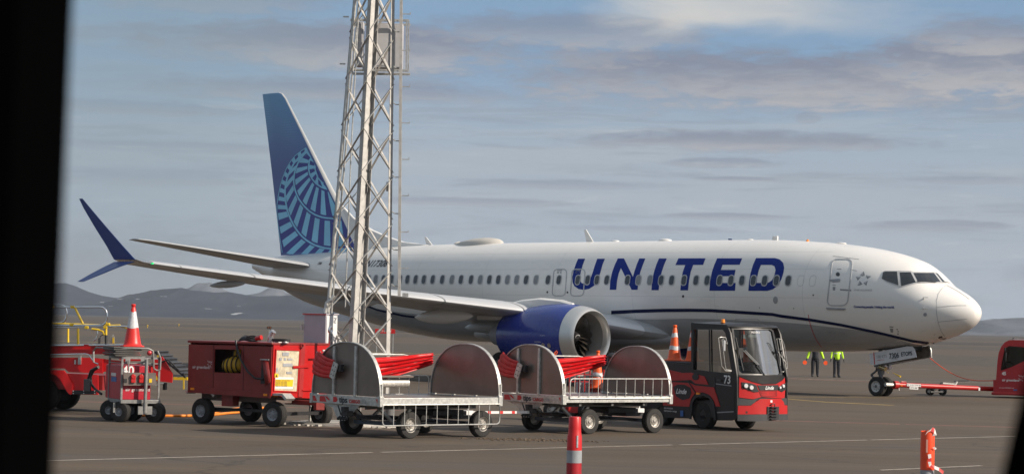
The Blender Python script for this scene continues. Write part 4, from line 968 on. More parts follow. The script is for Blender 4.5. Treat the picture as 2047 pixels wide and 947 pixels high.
# grey and white cabinet beside the mast
c0 = gnd(606, 852); CF = Fr((atY(650, 700, 50.75).x, 50.75, 0), radians(-38))
CB = thing('electrical_cabinet', 'pale grey and white electrical cabinet at the left foot of the lattice mast', 'cabinet', tuple(CF.o), CF.rz)
pA = CF.w2l(atY(606, 627, 52.2)); 
xl = CF.on(606, 700, 1, 0).x; xr = CF.on(650, 700, 1, 0).x; ht = CF.on(650, 628, 1, 0).z
yr = CF.on(673, 700, 0, xr).y
MB().box((xl, 0, .72), (xr, .37, ht)).build('cabinet_body', [M_cabl], CB, bevel=.01)
MB().box((xl-.02, -.02, ht), (xr+.02, .39, ht+.02)).build('cabinet_lid', M_cabl, CB)
MB().box((xl-.022, -.024, ht-.012), (xr+.02, -.021, ht+.008)).build('red_edge_tape', M_rtext, CB)
MB().box((xr, .02, .76), (xr+.012, .35, ht-.03)).build('door', M_cabw, CB, bevel=.003)
for x_ in (xl+.08, xr-.08): MB().box((x_-.02, .16, 0), (x_+.02, .20, .72)).build('support_post', M_galv, CB)
MB().bar((xl-.02, -.03, ht-.35), (xl-.02, -.03, ht-.22), .03, .05).build('hinge', M_galv, CB)
text('2', .17, planefn((xr+.014, yr-.10 if False else .27, ht-.13), (0, 1, 0), (0, 0, 1)), M_dtext, CB)
# ---------------------------------------------------------------- cargo dollies
def dolly(loc, rz, gate_up, label):
    T = thing('cargo_dolly', label, 'dolly', loc, rz, 'galvanised airport cargo dollies coupled in a row')
    Ld, Wd = 3.02, 2.12; x0, x1, y0, y1 = -Ld/2, Ld/2, -Wd/2, Wd/2; zt = .78
    # deck: plank pieces inside a beam frame
    b = MB(); b.box((x0+.04, y0+.05, zt-.03), (x1-.04, y1-.05, zt-.008)); b.build('deck', M_sheet, T)
    for y in (y0, y1-.05): MB().box((x0, y, zt-.13), (x1, y+.05, zt)).build('side_beam', M_galv, T, bevel=.006)
    b = MB(); b.box((x0-.03, y0+.02, zt-.16), (x0+.03, y1-.02, zt+.01)); fbm = b.build('end_beam', M_galv, T, bevel=.006)
    MB().box((x1-.03, y0+.02, zt-.14), (x1+.03, y1-.02, zt)).build('end_beam', M_galv, T, bevel=.006)
    for sx, x in ((-1, x0), (1, x1)):
        for y in (y0-.02, y1-.06): MB().box((x-.05, y, zt-.17), (x+.05, y+.08, zt+.03)).build('corner_block', M_galv, T, bevel=.008)
    # arched end plates
    def outline(n=40):
        pts = []
        for i in range(n+1):
            a = pi*i/n; e = .86; cx = cos(a); sx_ = sin(a)
            pts.append((math.copysign(abs(cx)**e, cx)*(Wd/2-.03), zt+.02+abs(sx_)**.92*1.0))
        return pts
    ol = outline()
    for x in (x0, x1):
        b = MB(); b.prism(ol, lambda p: Vector((x-.004, p[0], p[1])), lambda p: Vector((x+.004, p[0], p[1]))); pl = b.build('end_plate', M_sheet, T)
        b = MB(); s = 1 if x > 0 else -1; rows = []
        for i, (y, z) in enumerate(ol):
            a = pi*i/40; n_ = Vector((0, cos(a), sin(a))); P_ = Vector((x, y, z)); rows.append([P_+Vector((-.03, 0, 0)), P_+Vector((.045, 0, 0)), P_+Vector((.045, 0, 0))+n_*.018, P_+Vector((-.03, 0, 0))+n_*.018])
        b.loft(rows); b.build('arch_rim', M_galv, T)
        for y in (-.30, .36):
            h_ = zt+.02+(1-(abs(y)/(Wd/2))**2)**.5*1.0-.02; b = MB(); xx = x-.004 if x < 0 else x+.004; d = -.045 if x < 0 else .045
            b.box((min(xx, xx+d), y-.03, zt), (max(xx, xx+d), y+.03, h_)); b.build('plate_rib', M_galv, pl, bevel=.004)
        # gusset plates at the foot of the arch on the near side
        for ys in (y0, y1):
            b = MB(); q = [(0, 0), (.16, 0), (.16, .06), (.05, .26), (0, .26)]; sg = -1 if ys < 0 else 1
            b.prism(q, lambda p: Vector((x+(-.0)+.05*(1 if x < 0 else -1)*0, ys-sg*(.0+p[0]), zt+p[1])) , lambda p: Vector((x+.035, ys-sg*p[0], zt+p[1]))); b.build('gusset', M_galv, T)
    # side gates (tube frames)
    for side in (-1, 1):
        y = side*(Wd/2+.02); up = gate_up or side > 0; xa, xb = x0+(.14 if up else .02), x1-.03
        za, zb = (zt-.04, zt+.36) if up else (zt-.52, zt-.13); g = MB(); r = .013; c = .07
        if up: loop = [(xa, y, za), (xa, y, zb-c), (xa+c*.3, y, zb-c*.3), (xa+c, y, zb), (xb-c, y, zb), (xb-c*.3, y, zb-c*.3), (xb, y, zb-c), (xb, y, za), (xa, y, za)]
        else: loop = [(xa, y, zb), (xa, y, za+c), (xa+c*.3, y, za+c*.3), (xa+c, y, za), (xb-c, y, za), (xb-c*.3, y, za+c*.3), (xb, y, za+c), (xb, y, zb), (xa, y, zb)]
        if side > 0: xb2 = xa+1.9
        g.tube(loop, r, 8); n = 11; gt = g.build('side_gate', M_galv, T)
        for i in range(1, n): x = xa+(xb-xa)*i/n; MB().cyl((x, y, za), (x, y, zb), .008, n=6).build('gate_bar', M_galv, gt)
    # raised curtain rail on the far side
    y = y1-.02; MB().tube([(x0+.25, y, zt+.78), (x1-.75, y, zt+.78), (x1-.62, y, zt+.76), (x1-.58, y, zt+.66)], .014, 8).build('curtain_rail', M_galv, T)
    # gathered red curtain: runs inside the far side, wraps round the first plate and is strapped outside
    def curtain():
        n = 56; mm = 34; rows = []; r = random.Random(5)
        for i in range(n+1):
            t = i/n; x = x0+.06+t*(Ld-.08); sag = .08*sin(pi*t)
            top = zt+.67+.14*t-.04*sin(pi*t); bot = zt+.25-.03*sin(pi*min(1, t*1.6))+.50*max(0, t-.42)**1.25*1.35
            bot = min(bot, top-.05); row = []
            for j in range(mm+1):
                s = j/mm; z = top+(bot-top)*s; ph = s*4.4*2*pi+.9*sin(t*3)+.5*sin(t*7+s*5)
                amp = .05*(.5+.5*min(1, (1-t)*2.2+.25)); y_ = y1-.10+amp*sin(ph)+.012*sin(t*23+s*9); z += .028*cos(ph)*(1-.5*t)
                row.append(Vector((x, y_, z)))
            rows.append(row)
        return rows
    b = MB(); b.loft(curtain(), wrap=False, caps=False); cv = b.build('curtain', M_tarp, T)
    sd = cv.modifiers.new('s', 'SOLIDIFY'); sd.thickness = .006
    for (ya, za, yb, zb, w) in ((y1-.24, zt+.74, .26, zt+.58, .085), (y1-.18, zt+.64, .24, zt+.50, .08), (y1-.16, zt+.54, .24, zt+.43, .075), (y1-.15, zt+.45, .26, zt+.37, .06), (y1-.30, zt+.81, .28, zt+.65, .055)):
        rows = []
        for i in range(13):
            t = i/12; yy = ya+(yb-ya)*t; zz = za+(zb-za)*t-.03*sin(pi*t); k = w*(.95-.35*t)*(1+.1*sin(i*2.1)); rows.append([Vector((x0-.10-.03*sin(pi*t)+cos(a*pi/6)*k*.55, yy, zz+sin(a*pi/6)*k*(1 if a % 2 else .8))) for a in range(12)])
        b = MB().loft(rows); b.build('curtain_roll', mat('red tarpaulin fold', (.52, .02, .02), .45, var=.15, scale=6, bump=.4, bscale=12), T)
    M = Matrix.Translation((x0-.16, .20, zt+.48)) @ Matrix.Rotation(radians(22), 4, 'X'); b = MB(); b.box((-.01, -.075, -.16), (.01, .075, .16), 0, M)
    for i in range(3):
        for j in (-1, 1): b.cyl(M @ Vector((-.010, j*.035, -.09+.09*i)), M @ Vector((-.014, j*.035, -.09+.09*i)), .012, n=8, mi=1)
    b.build('curtain_clamp', [M_galv, M_black], T)
    MB().box((x0-.14, .02, zt+.46), (x0-.05, .14, zt+.60)).build('latch', M_black, T, bevel=.01)
    if not gate_up:      # galvanised roller seen beyond the deck of the first dolly
        MB().cyl((x0+.1, y1-.28, zt+.22), (x1-.85, y1-.28, zt+.22), .085, n=20).build('roller', M_galv, T)
        MB().box((x0+.05, y1-.42, zt+.33), (x1-.8, y1-.12, zt+.37)).build('roller_cover', M_sheet, T, bevel=.01)
    # markings on the front beam
    f = planefn((x0-.034, 0, zt-.075), (0, -1, 0), (0, 0, 1))
    def pgm(L): 
        b = MB(); [b.add([f(*p) for p in q], [tuple(range(len(q)))]) for q in L]; return b
    pgm([[(-.98, -.05), (-.86, -.05), (-.93, .05), (-1.0, .05)]]).build('red_stripe', M_rtext, fbm); pgm([[(-.78, -.055), (-.56, -.055), (-.63, .05), (-.78, .05)]]).build('red_stripe', M_rtext, fbm)
    pgm([[(-.52, -.02), (-.45, -.02), (-.55, .05), (-.62, .05)]]).build('red_stripe', M_rtext, fbm); pgm([[(-.36, -.05), (-.26, -.05), (-.22, 0), (-.26, .05), (-.36, .05)]]).build('red_arrow', M_rtext, fbm); pgm([[(.93, .05), (1.0, .05), (1.03, -.02), (.99, -.04)]]).build('red_stripe', M_rtext, fbm)
    text('tips', .17, planefn((x0-.035, .17, zt-.075), (0, -1, 0), (0, 0, 1)), M_dtext, fbm, align='LEFT', bold=.004); text('CARGO', .095, planefn((x0-.035, -.13, zt-.095), (0, -1, 0), (0, 0, 1)), M_rtext, fbm, align='LEFT', bold=.003); text('255B', .09, planefn((x0-.035, -.47, zt-.095), (0, -1, 0), (0, 0, 1)), M_gtext, fbm, align='LEFT')
    # underframe
    b = MB()
    for y in (-.42, .42): b.box((x0+.15, y-.035, zt-.24), (x1-.1, y+.035, zt-.131))
    for x in (x0+.5, x0+1.4, x0+2.3): b.box((x-.03, y0+.06, zt-.20), (x+.03, y1-.06, zt-.135))
    b.build('chassis', mat('dark chassis steel', (.10, .10, .10), .5, metal=.3, var=.25), T)
    q = [(-.80, zt-.14), (.42, zt-.14), (.36, zt-.20), (.10, zt-.42), (.02, zt-.50), (-.12, zt-.50), (-.30, zt-.42), (-.62, zt-.16)]
    q = [(-.55, zt-.16), (.62, zt-.16), (.52, zt-.22), (.20, zt-.47), (-.02, zt-.47), (-.12, zt-.38), (-.22, zt-.24)]
    MB().prism([(-a, c) for a, c in q], lambda p: Vector((x0+.05, p[0]+.25, p[1])), lambda p: Vector((x0+.062, p[0]+.25, p[1]))).build('front_skirt', M_galv, T)
    for k in (-1, 1):
        b = MB(); b.bar((x0+1.25, k*.42, zt-.24), (x0+.88, k*.42, .27), .06, .05); b.bar((x0+.5, k*.42, zt-.24), (x0+.84, k*.42, .27), .06, .05); b.build('axle_bracket', M_galv, T, smooth=False)
    AX = {'f': (x0+.84, -.14), 'r': (x1-.33, -.14)}
    for kx in ('f', 'r'):
        x = AX[kx][0]; MB().box((x-.035, y0+.3, .215), (x+.035, y1-.3, .29)).build('axle', mat('blue grey axle', (.14, .17, .21), .5, var=.1), T)
        for s in (-1, 1): wheel(T, (x, s*(Wd/2-.20), .255), (0, s, 0), .255, .17, .56, mat('silver wheel disc', (.36, .34, .31), .45, metal=.4, var=.1, scale=20, dirt=.2))
        MB().box((x-.3, -.35, .33), (x+.3, .35, .40)).build('spring_plate', M_black, T)
    for k in (-1, 1): MB().bar((x0+.9, k*.42, .26), (x1-.33, k*.42, .26), .04, .03).build('brake_rod', M_black, T)
    MB().box((x1-1.15, -.38, zt-.38), (x1-.35, .38, zt-.27)).build('tool_tray', M_black, T, bevel=.01)
    b = MB(); b.box((x1-.05, -.12, .36), (x1+.14, .12, .48)); b.cyl((x1+.1, 0, .34), (x1+.1, 0, .56), .018, n=8); b.build('rear_hitch', M_cabw, T, bevel=.008)
    # front coupling
    b = MB(); b.box((x0-.10, -.16, .40), (x0+.06, .02, .50)); b.box((x0-.14, -.12, .50), (x0-.02, -.02, .58)); b.cyl((x0-.1, .02, .42), (x0-.1, .12, .60), .014, n=8)
    for i in range(4): b.cyl((x0-.12, -.14+.08*i, .34), (x0-.05, -.14+.08*i, .38), .03, n=8)
    b.build('front_coupling', M_black, T, bevel=.006)
    return T
D1A = Vector((-2.385, 45.1, 0)); th1 = radians(42.5)
def dctr(A, th): return A+Vector((cos(th), sin(th), 0))*1.51+Vector((-sin(th), cos(th), 0))*1.06
c1 = dctr(D1A, th1); dolly(tuple(c1), th1, False, 'cargo dolly with its near side gate folded down, left of the other dolly')
D2A = Vector((1.13, 48.7, 0)); th2 = radians(40.5); c2 = dctr(D2A, th2); dolly(tuple(c2), th2, True, 'cargo dolly next to the black and red tractor with its side gates raised')
# drawbar linking the two
pe = c1+Vector((cos(th1), sin(th1), 0))*1.62+Vector((0, 0, .44)); pf = c2-Vector((cos(th2), sin(th2), 0))*1.6+Vector((sin(th2)*.07, -cos(th2)*.07, .42))
DBT = thing('drawbar', 'white drawbar with red marks coupling the two cargo dollies', 'towing bar', tuple(pe)); b = MB(); L_ = pf-pe; b.bar((0, 0, 0), L_, .06, .05); b.build('bar', M_cabw, DBT)
for k in (.3, .5, .7): MB().bar(L_*k, L_*(k+.05), .064, .054).build('red_mark', M_rtext, DBT)
MB().cyl(L_*.98-Vector((0, 0, .03)), L_*.98+Vector((0, 0, .03)), .05, n=14).build('tow_eye', M_galv, DBT)
# ---------------------------------------------------------------- traffic cones
def cone(p, label, h=.75, r=.19, base=.42, m=None, band=((.31, .42), (.66, .78)), grp='traffic cones', rz=0.2, blk=False):
    m = m or M_orange; T = thing('traffic_cone', label, 'traffic cone', tuple(p), rz, grp); R_ = lambda t: r*(1-t)+.032*t
    MB().box((-base/2, -base/2, 0), (base/2, base/2, .035)).build('cone_base', M_black if blk else m, T, bevel=.012)
    b = MB(); b.lathe([(0.035, r*1.08), (.05, r)]+[(h*t, R_(t)) for t in (.1, .3, .5, .7, .9)]+[(h*.93, .034), (h*.95, .046), (h*.985, .048), (h, .038), (h, .022)], (0, 0, 0), (0, 0, 1), 28); b.build('cone_body', m, T)
    for t0, t1 in band:
        b = MB(); n = 28; rr = random.Random(int(t0*100)); rows = [[], []]
        for k in range(n):
            a = 2*pi*k/n; j = .012*sin(a*3+t0*9)
            for q, t in ((0, t0+j), (1, t1+j)): R0 = R_(t)+.003; rows[q].append(Vector((R0*cos(a), R0*sin(a), h*t)))
        b.loft(rows, caps=False); b.build('reflective_band', M_band, T)
    return T
# ---------------------------------------------------------------- tow tractor
z6 = zoom(1300, 620, 1620, 1166); z8 = zoom(1460, 640, 1580, 517)
tyaw = radians(-57); tf = Vector((cos(tyaw), sin(tyaw), 0)); tl = Vector((-sin(tyaw), cos(tyaw), 0))
TO = Vector((4.36, 53.27, 0))-tf*.62+tl*.60
TT = thing('tow_tractor', 'black and red tow tractor with an enclosed cab right of the cargo dollies', 'tow tractor', tuple(TO), tyaw); TF = Fr(tuple(TO), tyaw)
SY = -.68
def tside(e=0.): return lambda x, y: (TF.on(*z6(x, y), 1, SY-e), Vector((0, -1, 0)))
def tsl(x, y): return tside(0)(x, y)[0]
xf = TF.on(*z6(628, 790), 1, SY).x     # front face station at the near edge
WT = 1.36
def bulge(y): q = y/(WT/2); return xf+.14*(1-q*q)-.02
def tfront(e=0., zf=z6, xo=None):
    def fn(x, y):
        v = bulge(SY)
        for _ in range(6): P_ = TF.on(*zf(x, y), 0, v); v = bulge(max(-.68, min(.68, P_.y)))
        P_ = TF.on(*zf(x, y), 0, v); yy = P_.y; n = Vector((1, .28*yy/(.68*.68)*1.0, 0)).normalized(); return P_+n*e, n
    return fn
def half(side): return side
ztop = tsl(540, 100).z; zwin = tsl(600, 462).z; zdeck = tsl(200, 372).z; xr_ = -1.75; xcab = tsl(308, 300).x; zb = .26
# body shell: lower chassis block, cab floor, rear deck
b = MB(); b.box((xr_, SY+.03, zb), (xf-.12, -SY-.03, zb+.36)); b.build('chassis', M_satin, TT, bevel=.02)
b = MB(); b.box((xr_, SY+.04, zb+.30), (xcab+.02, -SY-.04, zdeck-.08)); b.build('rear_body', M_satin, TT, bevel=.03)
for pts in ([(xr_-.01, zdeck-.10), (xcab, zdeck-.10), (xcab, zdeck), (xr_-.01, zdeck)],):
    MB().prism(pts, lambda p: Vector((p[0], SY+.01, p[1])), lambda p: Vector((p[0], -SY-.01, p[1]))).build('rear_deck', M_black, TT, bevel=.015)
b = MB(); b.box((xcab, SY+.05, zb+.3), (xcab+.12, -SY-.05, zwin)); b.build('cab_rear_panel', M_satin, TT, bevel=.02)
# near side skin traced on the tractor's side plane
SK = [(88, 372), (300, 400), (318, 430), (600, 462), (640, 480), (640, 780), (600, 800), (478, 800), (470, 690), (440, 630), (390, 605), (335, 618), (300, 660), (288, 785), (110, 780)]
for s in (1, -1):
    mir = (lambda f: (lambda x, y: (lambda r: (Vector((r[0].x, -r[0].y, r[0].z)), Vector((0, 1, 0))))(f(x, y)))) if s < 0 else (lambda f: f)
    SP = patch('side_panel', [[SK]], mir(tside(0)), M_satin, TT, thick=.03)
    patch('red_panel', [[(140, 432), (235, 455), (300, 452), (305, 456), (395, 480), (425, 540), (330, 532), (300, 505), (140, 512)]], mir(tside(.032)), M_red, SP, thick=.012)
    patch('red_panel', [[(140, 520), (290, 528), (330, 545), (465, 560), (510, 698), (480, 698), (462, 650), (430, 612), (385, 595), (330, 598), (300, 640), (285, 700), (95, 690), (95, 520)]], mir(tside(.032)), M_red, SP, thick=.012)
    patch('badge_panel', [[(168, 556), (200, 538), (250, 540), (292, 562), (300, 600), (284, 640), (235, 652), (190, 625)]], mir(tside(.045)), M_satin, SP, thick=.006)
    patch('door_gap', [[(466, 482), (470, 482), (478, 600), (486, 735), (482, 735), (474, 600)], [(612, 490), (616, 490), (612, 735), (608, 735)]], mir(tside(.034)), M_black, SP, thick=.004)
    patch('door_handle', [[(490, 500), (520, 504), (519, 516), (490, 512)]], mir(tside(.036)), M_trim, SP, thick=.02)
    patch('door_line', [[(476, 530), (590, 545), (592, 552), (480, 537)], [(487, 738), (608, 732), (608, 740), (487, 746)]], mir(tside(.034)), M_line, SP, thick=.006)
    # cab side frame with its window opening
    CF_ = [(306, 95), (545, 103), (572, 118), (592, 165), (640, 478), (640, 520), (600, 520), (306, 430)]
    HO = [(326, 138), (535, 140), (556, 165), (600, 440), (590, 464), (320, 432)]
    patch('cab_side_frame', [[CF_, HO]], mir(tside(.0)), M_satin, TT, thick=.035)
    patch('side_window', [[HO]], mir(tside(-.02)), M_vglassd, TT)
    patch('window_divider', [[(428, 140), (436, 140), (440, 448), (432, 447)]], mir(tside(.005)), M_black, TT, thick=.012)
    patch('fuel_cap', [[(333+24*cos(a*pi/8), 483+24*sin(a*pi/8)) for a in range(16)]], mir(tside(.035)), M_black, SP, thick=.02)
    # wheel arch lip
    la = [(289, 790), (300, 660), (330, 622), (388, 603), (440, 620), (472, 680), (486, 800), (470, 800), (458, 690), (432, 636), (388, 618), (338, 634), (313, 672), (302, 790)]
    patch('wheel_arch', [[la]], mir(tside(.03)), M_black, TT, thick=.03)
o_ = tsl(548, 508)+Vector((0, -.036, 0)); text('73', .25, planefn(tsl(570, 506)+Vector((0, -.036, 0)), (1, 0, 0), (0, 0, 1)), M_text, TT, sx=1.0, bold=.006)
text('Linde', .16, planefn(tsl(238, 590)+Vector((0, -.056, 0)), (1, 0, 0), (0, 0, 1)), M_text, TT, 'logo', shear=.35, sx=1.1, bold=.004)
text('zero emission', .060, planefn(tsl(112, 708)+Vector((0, -.050, 0)), (1, 0, 0), (0, 0, 1)), M_text, TT, align='LEFT'); text('hydropower energy', .060, planefn(tsl(112, 728)+Vector((0, -.050, 0)), (1, 0, 0), (0, 0, 1)), M_text, TT, align='LEFT')
patch('blue_sticker', [[(218, 728), (240, 728), (240, 770), (218, 770)]], tside(.050), mat('blue sticker', (.03, .12, .35), .5), TT)
MB().cyl(tsl(288, 515)+Vector((0, -.06, 0)), tsl(345, 600)+Vector((0, -.06, 0)), .012, n=6).build('side_cable', M_black, TT)
MB().box(tsl(345, 612)+Vector((0, -.05, 0)), tsl(372, 598)+Vector((0, -.03, 0))).build('marker_lamp', M_amber, TT)
# front: skin with red areas, bumper, grille
zf_ = tfront
bot = [(626, 800), (640, 808), (760, 806), (900, 800), (972, 792)]
FR1 = [(628, 755), (634, 470), (950, 470), (962, 480), (975, 750), (972, 792), (626, 802)]
FR = patch('front_panel', [[FR1]], tfront(0.), M_satin, TT, 25, 0, .05)
patch('red_front_panel', [[(642, 478), (700, 505), (770, 530), (800, 540), (900, 536), (945, 510), (962, 482), (966, 560), (960, 640), (800, 628), (770, 636), (740, 645), (640, 632)]], tfront(.05), M_red, TT, 25, 0, .012)
patch('red_front_panel', [[(632, 692), (720, 692), (745, 672), (790, 642), (930, 640), (950, 665), (955, 688), (975, 690), (975, 752), (630, 755)]], tfront(.05), M_red, TT, 25, 0, .03)
patch('logo_panel', [[(770, 543), (916, 541), (912, 580), (785, 580)]], tfront(.063), M_black, TT, 25, 0, .01)
patch('grey_band', [[(634, 636), (740, 649), (775, 638), (750, 668), (722, 690), (632, 690)]], tfront(.05), M_trim, TT, 25, 0, .016)
patch('grey_band', [[(936, 640), (962, 634), (975, 640), (975, 688), (956, 685)]], tfront(.05), M_trim, TT, 25, 0, .016)
patch('bumper', [[(627, 757), (975, 752), (972, 793), (760, 806), (626, 802)]], tfront(.05), M_trim, TT, 25, 0, .05)
for lp, spots in (([(657, 520), (730, 530), (762, 545), (778, 590), (745, 594), (690, 572), (660, 562)], ((686, 547, 15), (724, 560, 15))), ([(915, 560), (945, 535), (966, 527), (966, 575), (940, 592), (915, 580)], ((922, 560, 9), (944, 549, 12)))):
    hl = patch('headlight', [[lp]], tfront(.063), M_black, TT, 25, 0, .012)
    for x, y, r in spots:
        p, n = tfront(.078)(x, y); MB().cyl(p, p+n*.03, .05*r/15, .044*r/15, 16).build('lamp', M_lamp, hl)
for k in range(3): 
    p0, n0 = tfront(.066)(793, 590+11*k); p1, n1 = tfront(.066)(902, 588+11*k); MB().bar(p0, p1, .02, .012).build('grille_slat', mat('dark red slat', (.25, .012, .012), .4), TT)
patch('grille_frame', [[[(778, 582), (905, 580), (908, 624), (796, 626)], [(786, 586), (899, 584), (901, 618), (801, 620)]]], tfront(.063), mat('dark red slat', (.25, .012, .012), .4), TT, 25, 0, .006)
p, n = tfront(.075)(850, 563); xd = Vector((-n.y, n.x, 0)); text('Linde', .11, planefn(p, xd, (0, 0, 1)), M_text, TT, 'logo', shear=.35, bold=.003)
b = MB(); p, n = tfront(.06)(872, 745); xd = Vector((-n.y, n.x, 0))
for i in range(5): b.bar(p-xd*.11+n*.04+Vector((0, 0, -.13+.065*i)), p+xd*.11+n*.04+Vector((0, 0, -.13+.065*i)), .12, .018)
for s in (-1, 1): b.bar(p+xd*.11*s+n*.03-Vector((0, 0, .14)), p+xd*.11*s+n*.03+Vector((0, 0, .14)), .12, .02, up=(1, 0, 0))
b.tube([p+n*.08+Vector((0, 0, .13)), p+n*.08+Vector((0, 0, .20)), p+n*.06+xd*-.07+Vector((0, 0, .20)), p+xd*-.09+Vector((0, 0, .15))], .011, 6); b.build('tow_coupling', M_black, TT, smooth=False)
patch('emblem_plate', [[(857, 652), (870, 652), (870, 668), (857, 668)]], tfront(.082), M_text, TT)
patch('hole', [[(684, 732), (698, 732), (698, 747), (684, 747)]], tfront(.081), M_black, TT)
# windscreen, sloping back to the roof edge
def tscreen(e=0.):
    zlo = zwin-.02; zhi = ztop-.08
    def fn(x, y):
        v = xf-.05
        for _ in range(8):
            P_ = TF.on(*z6(x, y), 0, v); t = (P_.z-zlo)/(zhi-zlo); q = P_.y/.68; v = xf-.05-.32*t+.12*(1-q*q)
        return P_+Vector((1, 0, .2)).normalized()*e, Vector((1, 0, .2)).normalized()
    return fn
WS_O = [(584, 130), (870, 133), (890, 150), (955, 462), (950, 486), (640, 482), (632, 455)]; WS_I = [(600, 140), (862, 142), (880, 155), (942, 455), (930, 470), (660, 460), (640, 440)]
patch('windscreen_frame', [[WS_O, WS_I]], tscreen(0.), M_satin, TT, 25, 30, .035)
patch('windscreen', [[WS_I]], tscreen(.01), M_vglass, TT, 25, 30)
patch('screen_sill', [[(640, 478), (950, 480), (962, 482), (945, 505), (900, 533), (800, 535), (735, 518)]], tfront(.055), M_satin, TT, 25, 0, .02)
text('MOVEKA', .06, (lambda o_, d_: planefn(o_, d_, (-.15, 0, 1)))(tscreen(.02)(763, 162)[0], Vector((0, 1, 0))), M_text, TT)
b = MB(); rr_ = tsl(306, 96); rows = []
b.prism([(xcab-.03, ztop), (xf-.30, ztop-.035), (xf-.22, ztop-.09), (xf-.32, ztop+.015), (xcab+.1, ztop+.05), (xcab-.03, ztop+.04)], lambda p: Vector((p[0], SY-.02, p[1])), lambda p: Vector((p[0], -SY+.02, p[1])))
b = MB(); b.loft([[Vector((x, y_, z)) for x, z in ((xcab-.04, ztop-.02), (xf-.34+bz, ztop-.09), (xf-.30+bz, ztop-.055), (xf-.40+bz, ztop+.03-abs(y_)*.06), (xcab+.1, ztop+.06-abs(y_)*.06), (xcab-.04, ztop+.03))] for y_, bz in ((-.71, 0), (-.5, .06), (-.2, .10), (.2, .10), (.5, .06), (.71, 0))]); b.build('roof', M_satin, TT, bevel=.012)
bp_ = TF.on(*z6(529, 92), 1, SY+.25); b = MB(); b.cyl(bp_-Vector((0, 0, .04)), bp_+Vector((0, 0, .0)), .055, n=16); bb = b.build('beacon_base', M_black, TT); MB().cyl(bp_, bp_+Vector((0, 0, .085)), .048, .042, 16).build('beacon_light', M_amber, bb, bevel=.01)
# interior: seats, wheel, column, rear screen
for y in (-.3, .3):
    b = MB(); b.box((xcab+.35, y-.22, .75), (xcab+.80, y+.22, .87)); s_ = b.build('seat', M_seat, TT, bevel=.04); MB().box((xcab+.26, y-.21, .85), (xcab+.38, y+.21, 1.38), 0, Matrix.Rotation(-.05, 4, 'Y')).build('seat_back', M_seat, s_, bevel=.05)
b = MB(); c = Vector((xf-.42, .22, 1.22)); ring_ = [c+Vector((sin(a)*.10, cos(a)*.17, sin(a)*.13)) for a in [2*pi*k/20 for k in range(20)]]; b.tube(ring_, .014, 6, closed=True); b.cyl(c, c+Vector((.2, 0, -.3)), .025); b.bar(ring_[0], ring_[10], .02, .015); b.build('steering_wheel', M_black, TT)
MB().box((xf-.34, -.58, .8), (xf-.10, .58, 1.10)).build('dashboard', M_black, TT, bevel=.04); MB().box((xf-.22, .05, 1.10), (xf-.17, .22, 1.16)).build('display', M_cabw, TT)
b = MB(); b.box((xcab+.02, SY+.05, zwin-.05), (xcab+.05, -SY-.05, zwin)); 
for y in (-.62, -.2, .25, .62): b.box((xcab+.02, y-.015, zwin), (xcab+.05, y+.015, ztop-.03))
b.build('rear_window_frame', M_satin, TT, smooth=False)
MB().box((xf-.42, -.1, ztop-.28), (xf-.38, .14, ztop-.20)).build('interior_mirror', M_line, TT, bevel=.01)
# wipers and mirrors
for a, c_, w in (((612, 200), (668, 440), .018), ((668, 295), (775, 402), .02), ((680, 292), (782, 398), .02), ((770, 400), (855, 520), .03)):
    p = tscreen(.05)(*a)[0]; q = tscreen(.05)(*c_)[0]; MB().bar(p, q, w, w*.6).build('wiper', M_galv if a[0] in (668, 680) else M_black, TT, smooth=False)
MB().box(tscreen(.03)(640, 330)[0]-Vector((0, .03, .06)), tscreen(.06)(660, 290)[0]+Vector((0, .02, .04))).build('wiper_motor', M_black, TT)
def mirror(poly, xpl, bars, rad=.008):
    P_ = [TF.on(*z6(*q), 0, xpl) for q in poly]; t_ = MB().tube(P_, rad, 6, closed=True).build('mirror_guard', M_galv, TT)
    for q0, q1 in bars: MB().cyl(TF.on(*z6(*q0), 0, xpl), TF.on(*z6(*q1), 0, xpl), .009, n=6).build('guard_bar', M_galv, t_)
    return t_
mirror([(496, 200), (515, 194), (550, 198), (562, 245), (552, 240), (530, 205), (522, 215), (545, 400), (552, 430), (590, 436), (592, 442), (548, 438), (520, 405), (508, 300)], xf+.02, [])
MB().box(TF.on(*z6(524, 296), 0, xf), TF.on(*z6(550, 218), 0, xf+.04)).build('mirror', M_line, TT, bevel=.01)
mirror([(920, 205), (938, 206), (960, 214), (975, 250), (998, 395), (996, 420), (968, 448), (950, 440), (945, 350)], xf-.05, [((940, 208), (978, 436)), ((930, 300), (990, 390))])
MB().cyl(TF.on(*z6(940, 285), 0, xf-.05), TF.on(*z6(960, 292), 0, xf-.05), .03, n=8).build('mirror_mount', M_black, TT)
xw = TF.w2l((4.36, 53.27, 0)).x
for s in (-1, 1):
    wheel(TT, (xw, s*.555, .30), (0, s, 0), .30, .22, .42, M_black); wheel(TT, (xw-1.55, s*.555, .30), (0, s, 0), .30, .22, .42, M_black)
cn = TF.on(1348, 722, 1, -.32); cone(TF.R @ Vector((cn.x, -.32, zdeck))+TF.o, 'orange cone with two bands on the tractor deck, the one clear of the cab', .82, .165, .40)
cn2 = TF.on(1381, 727, 1, -.10); cone(TF.R @ Vector((cn2.x, -.05, zdeck))+TF.o, 'orange cone on the tractor deck half hidden behind the cab', .82, .165, .40, rz=1.)
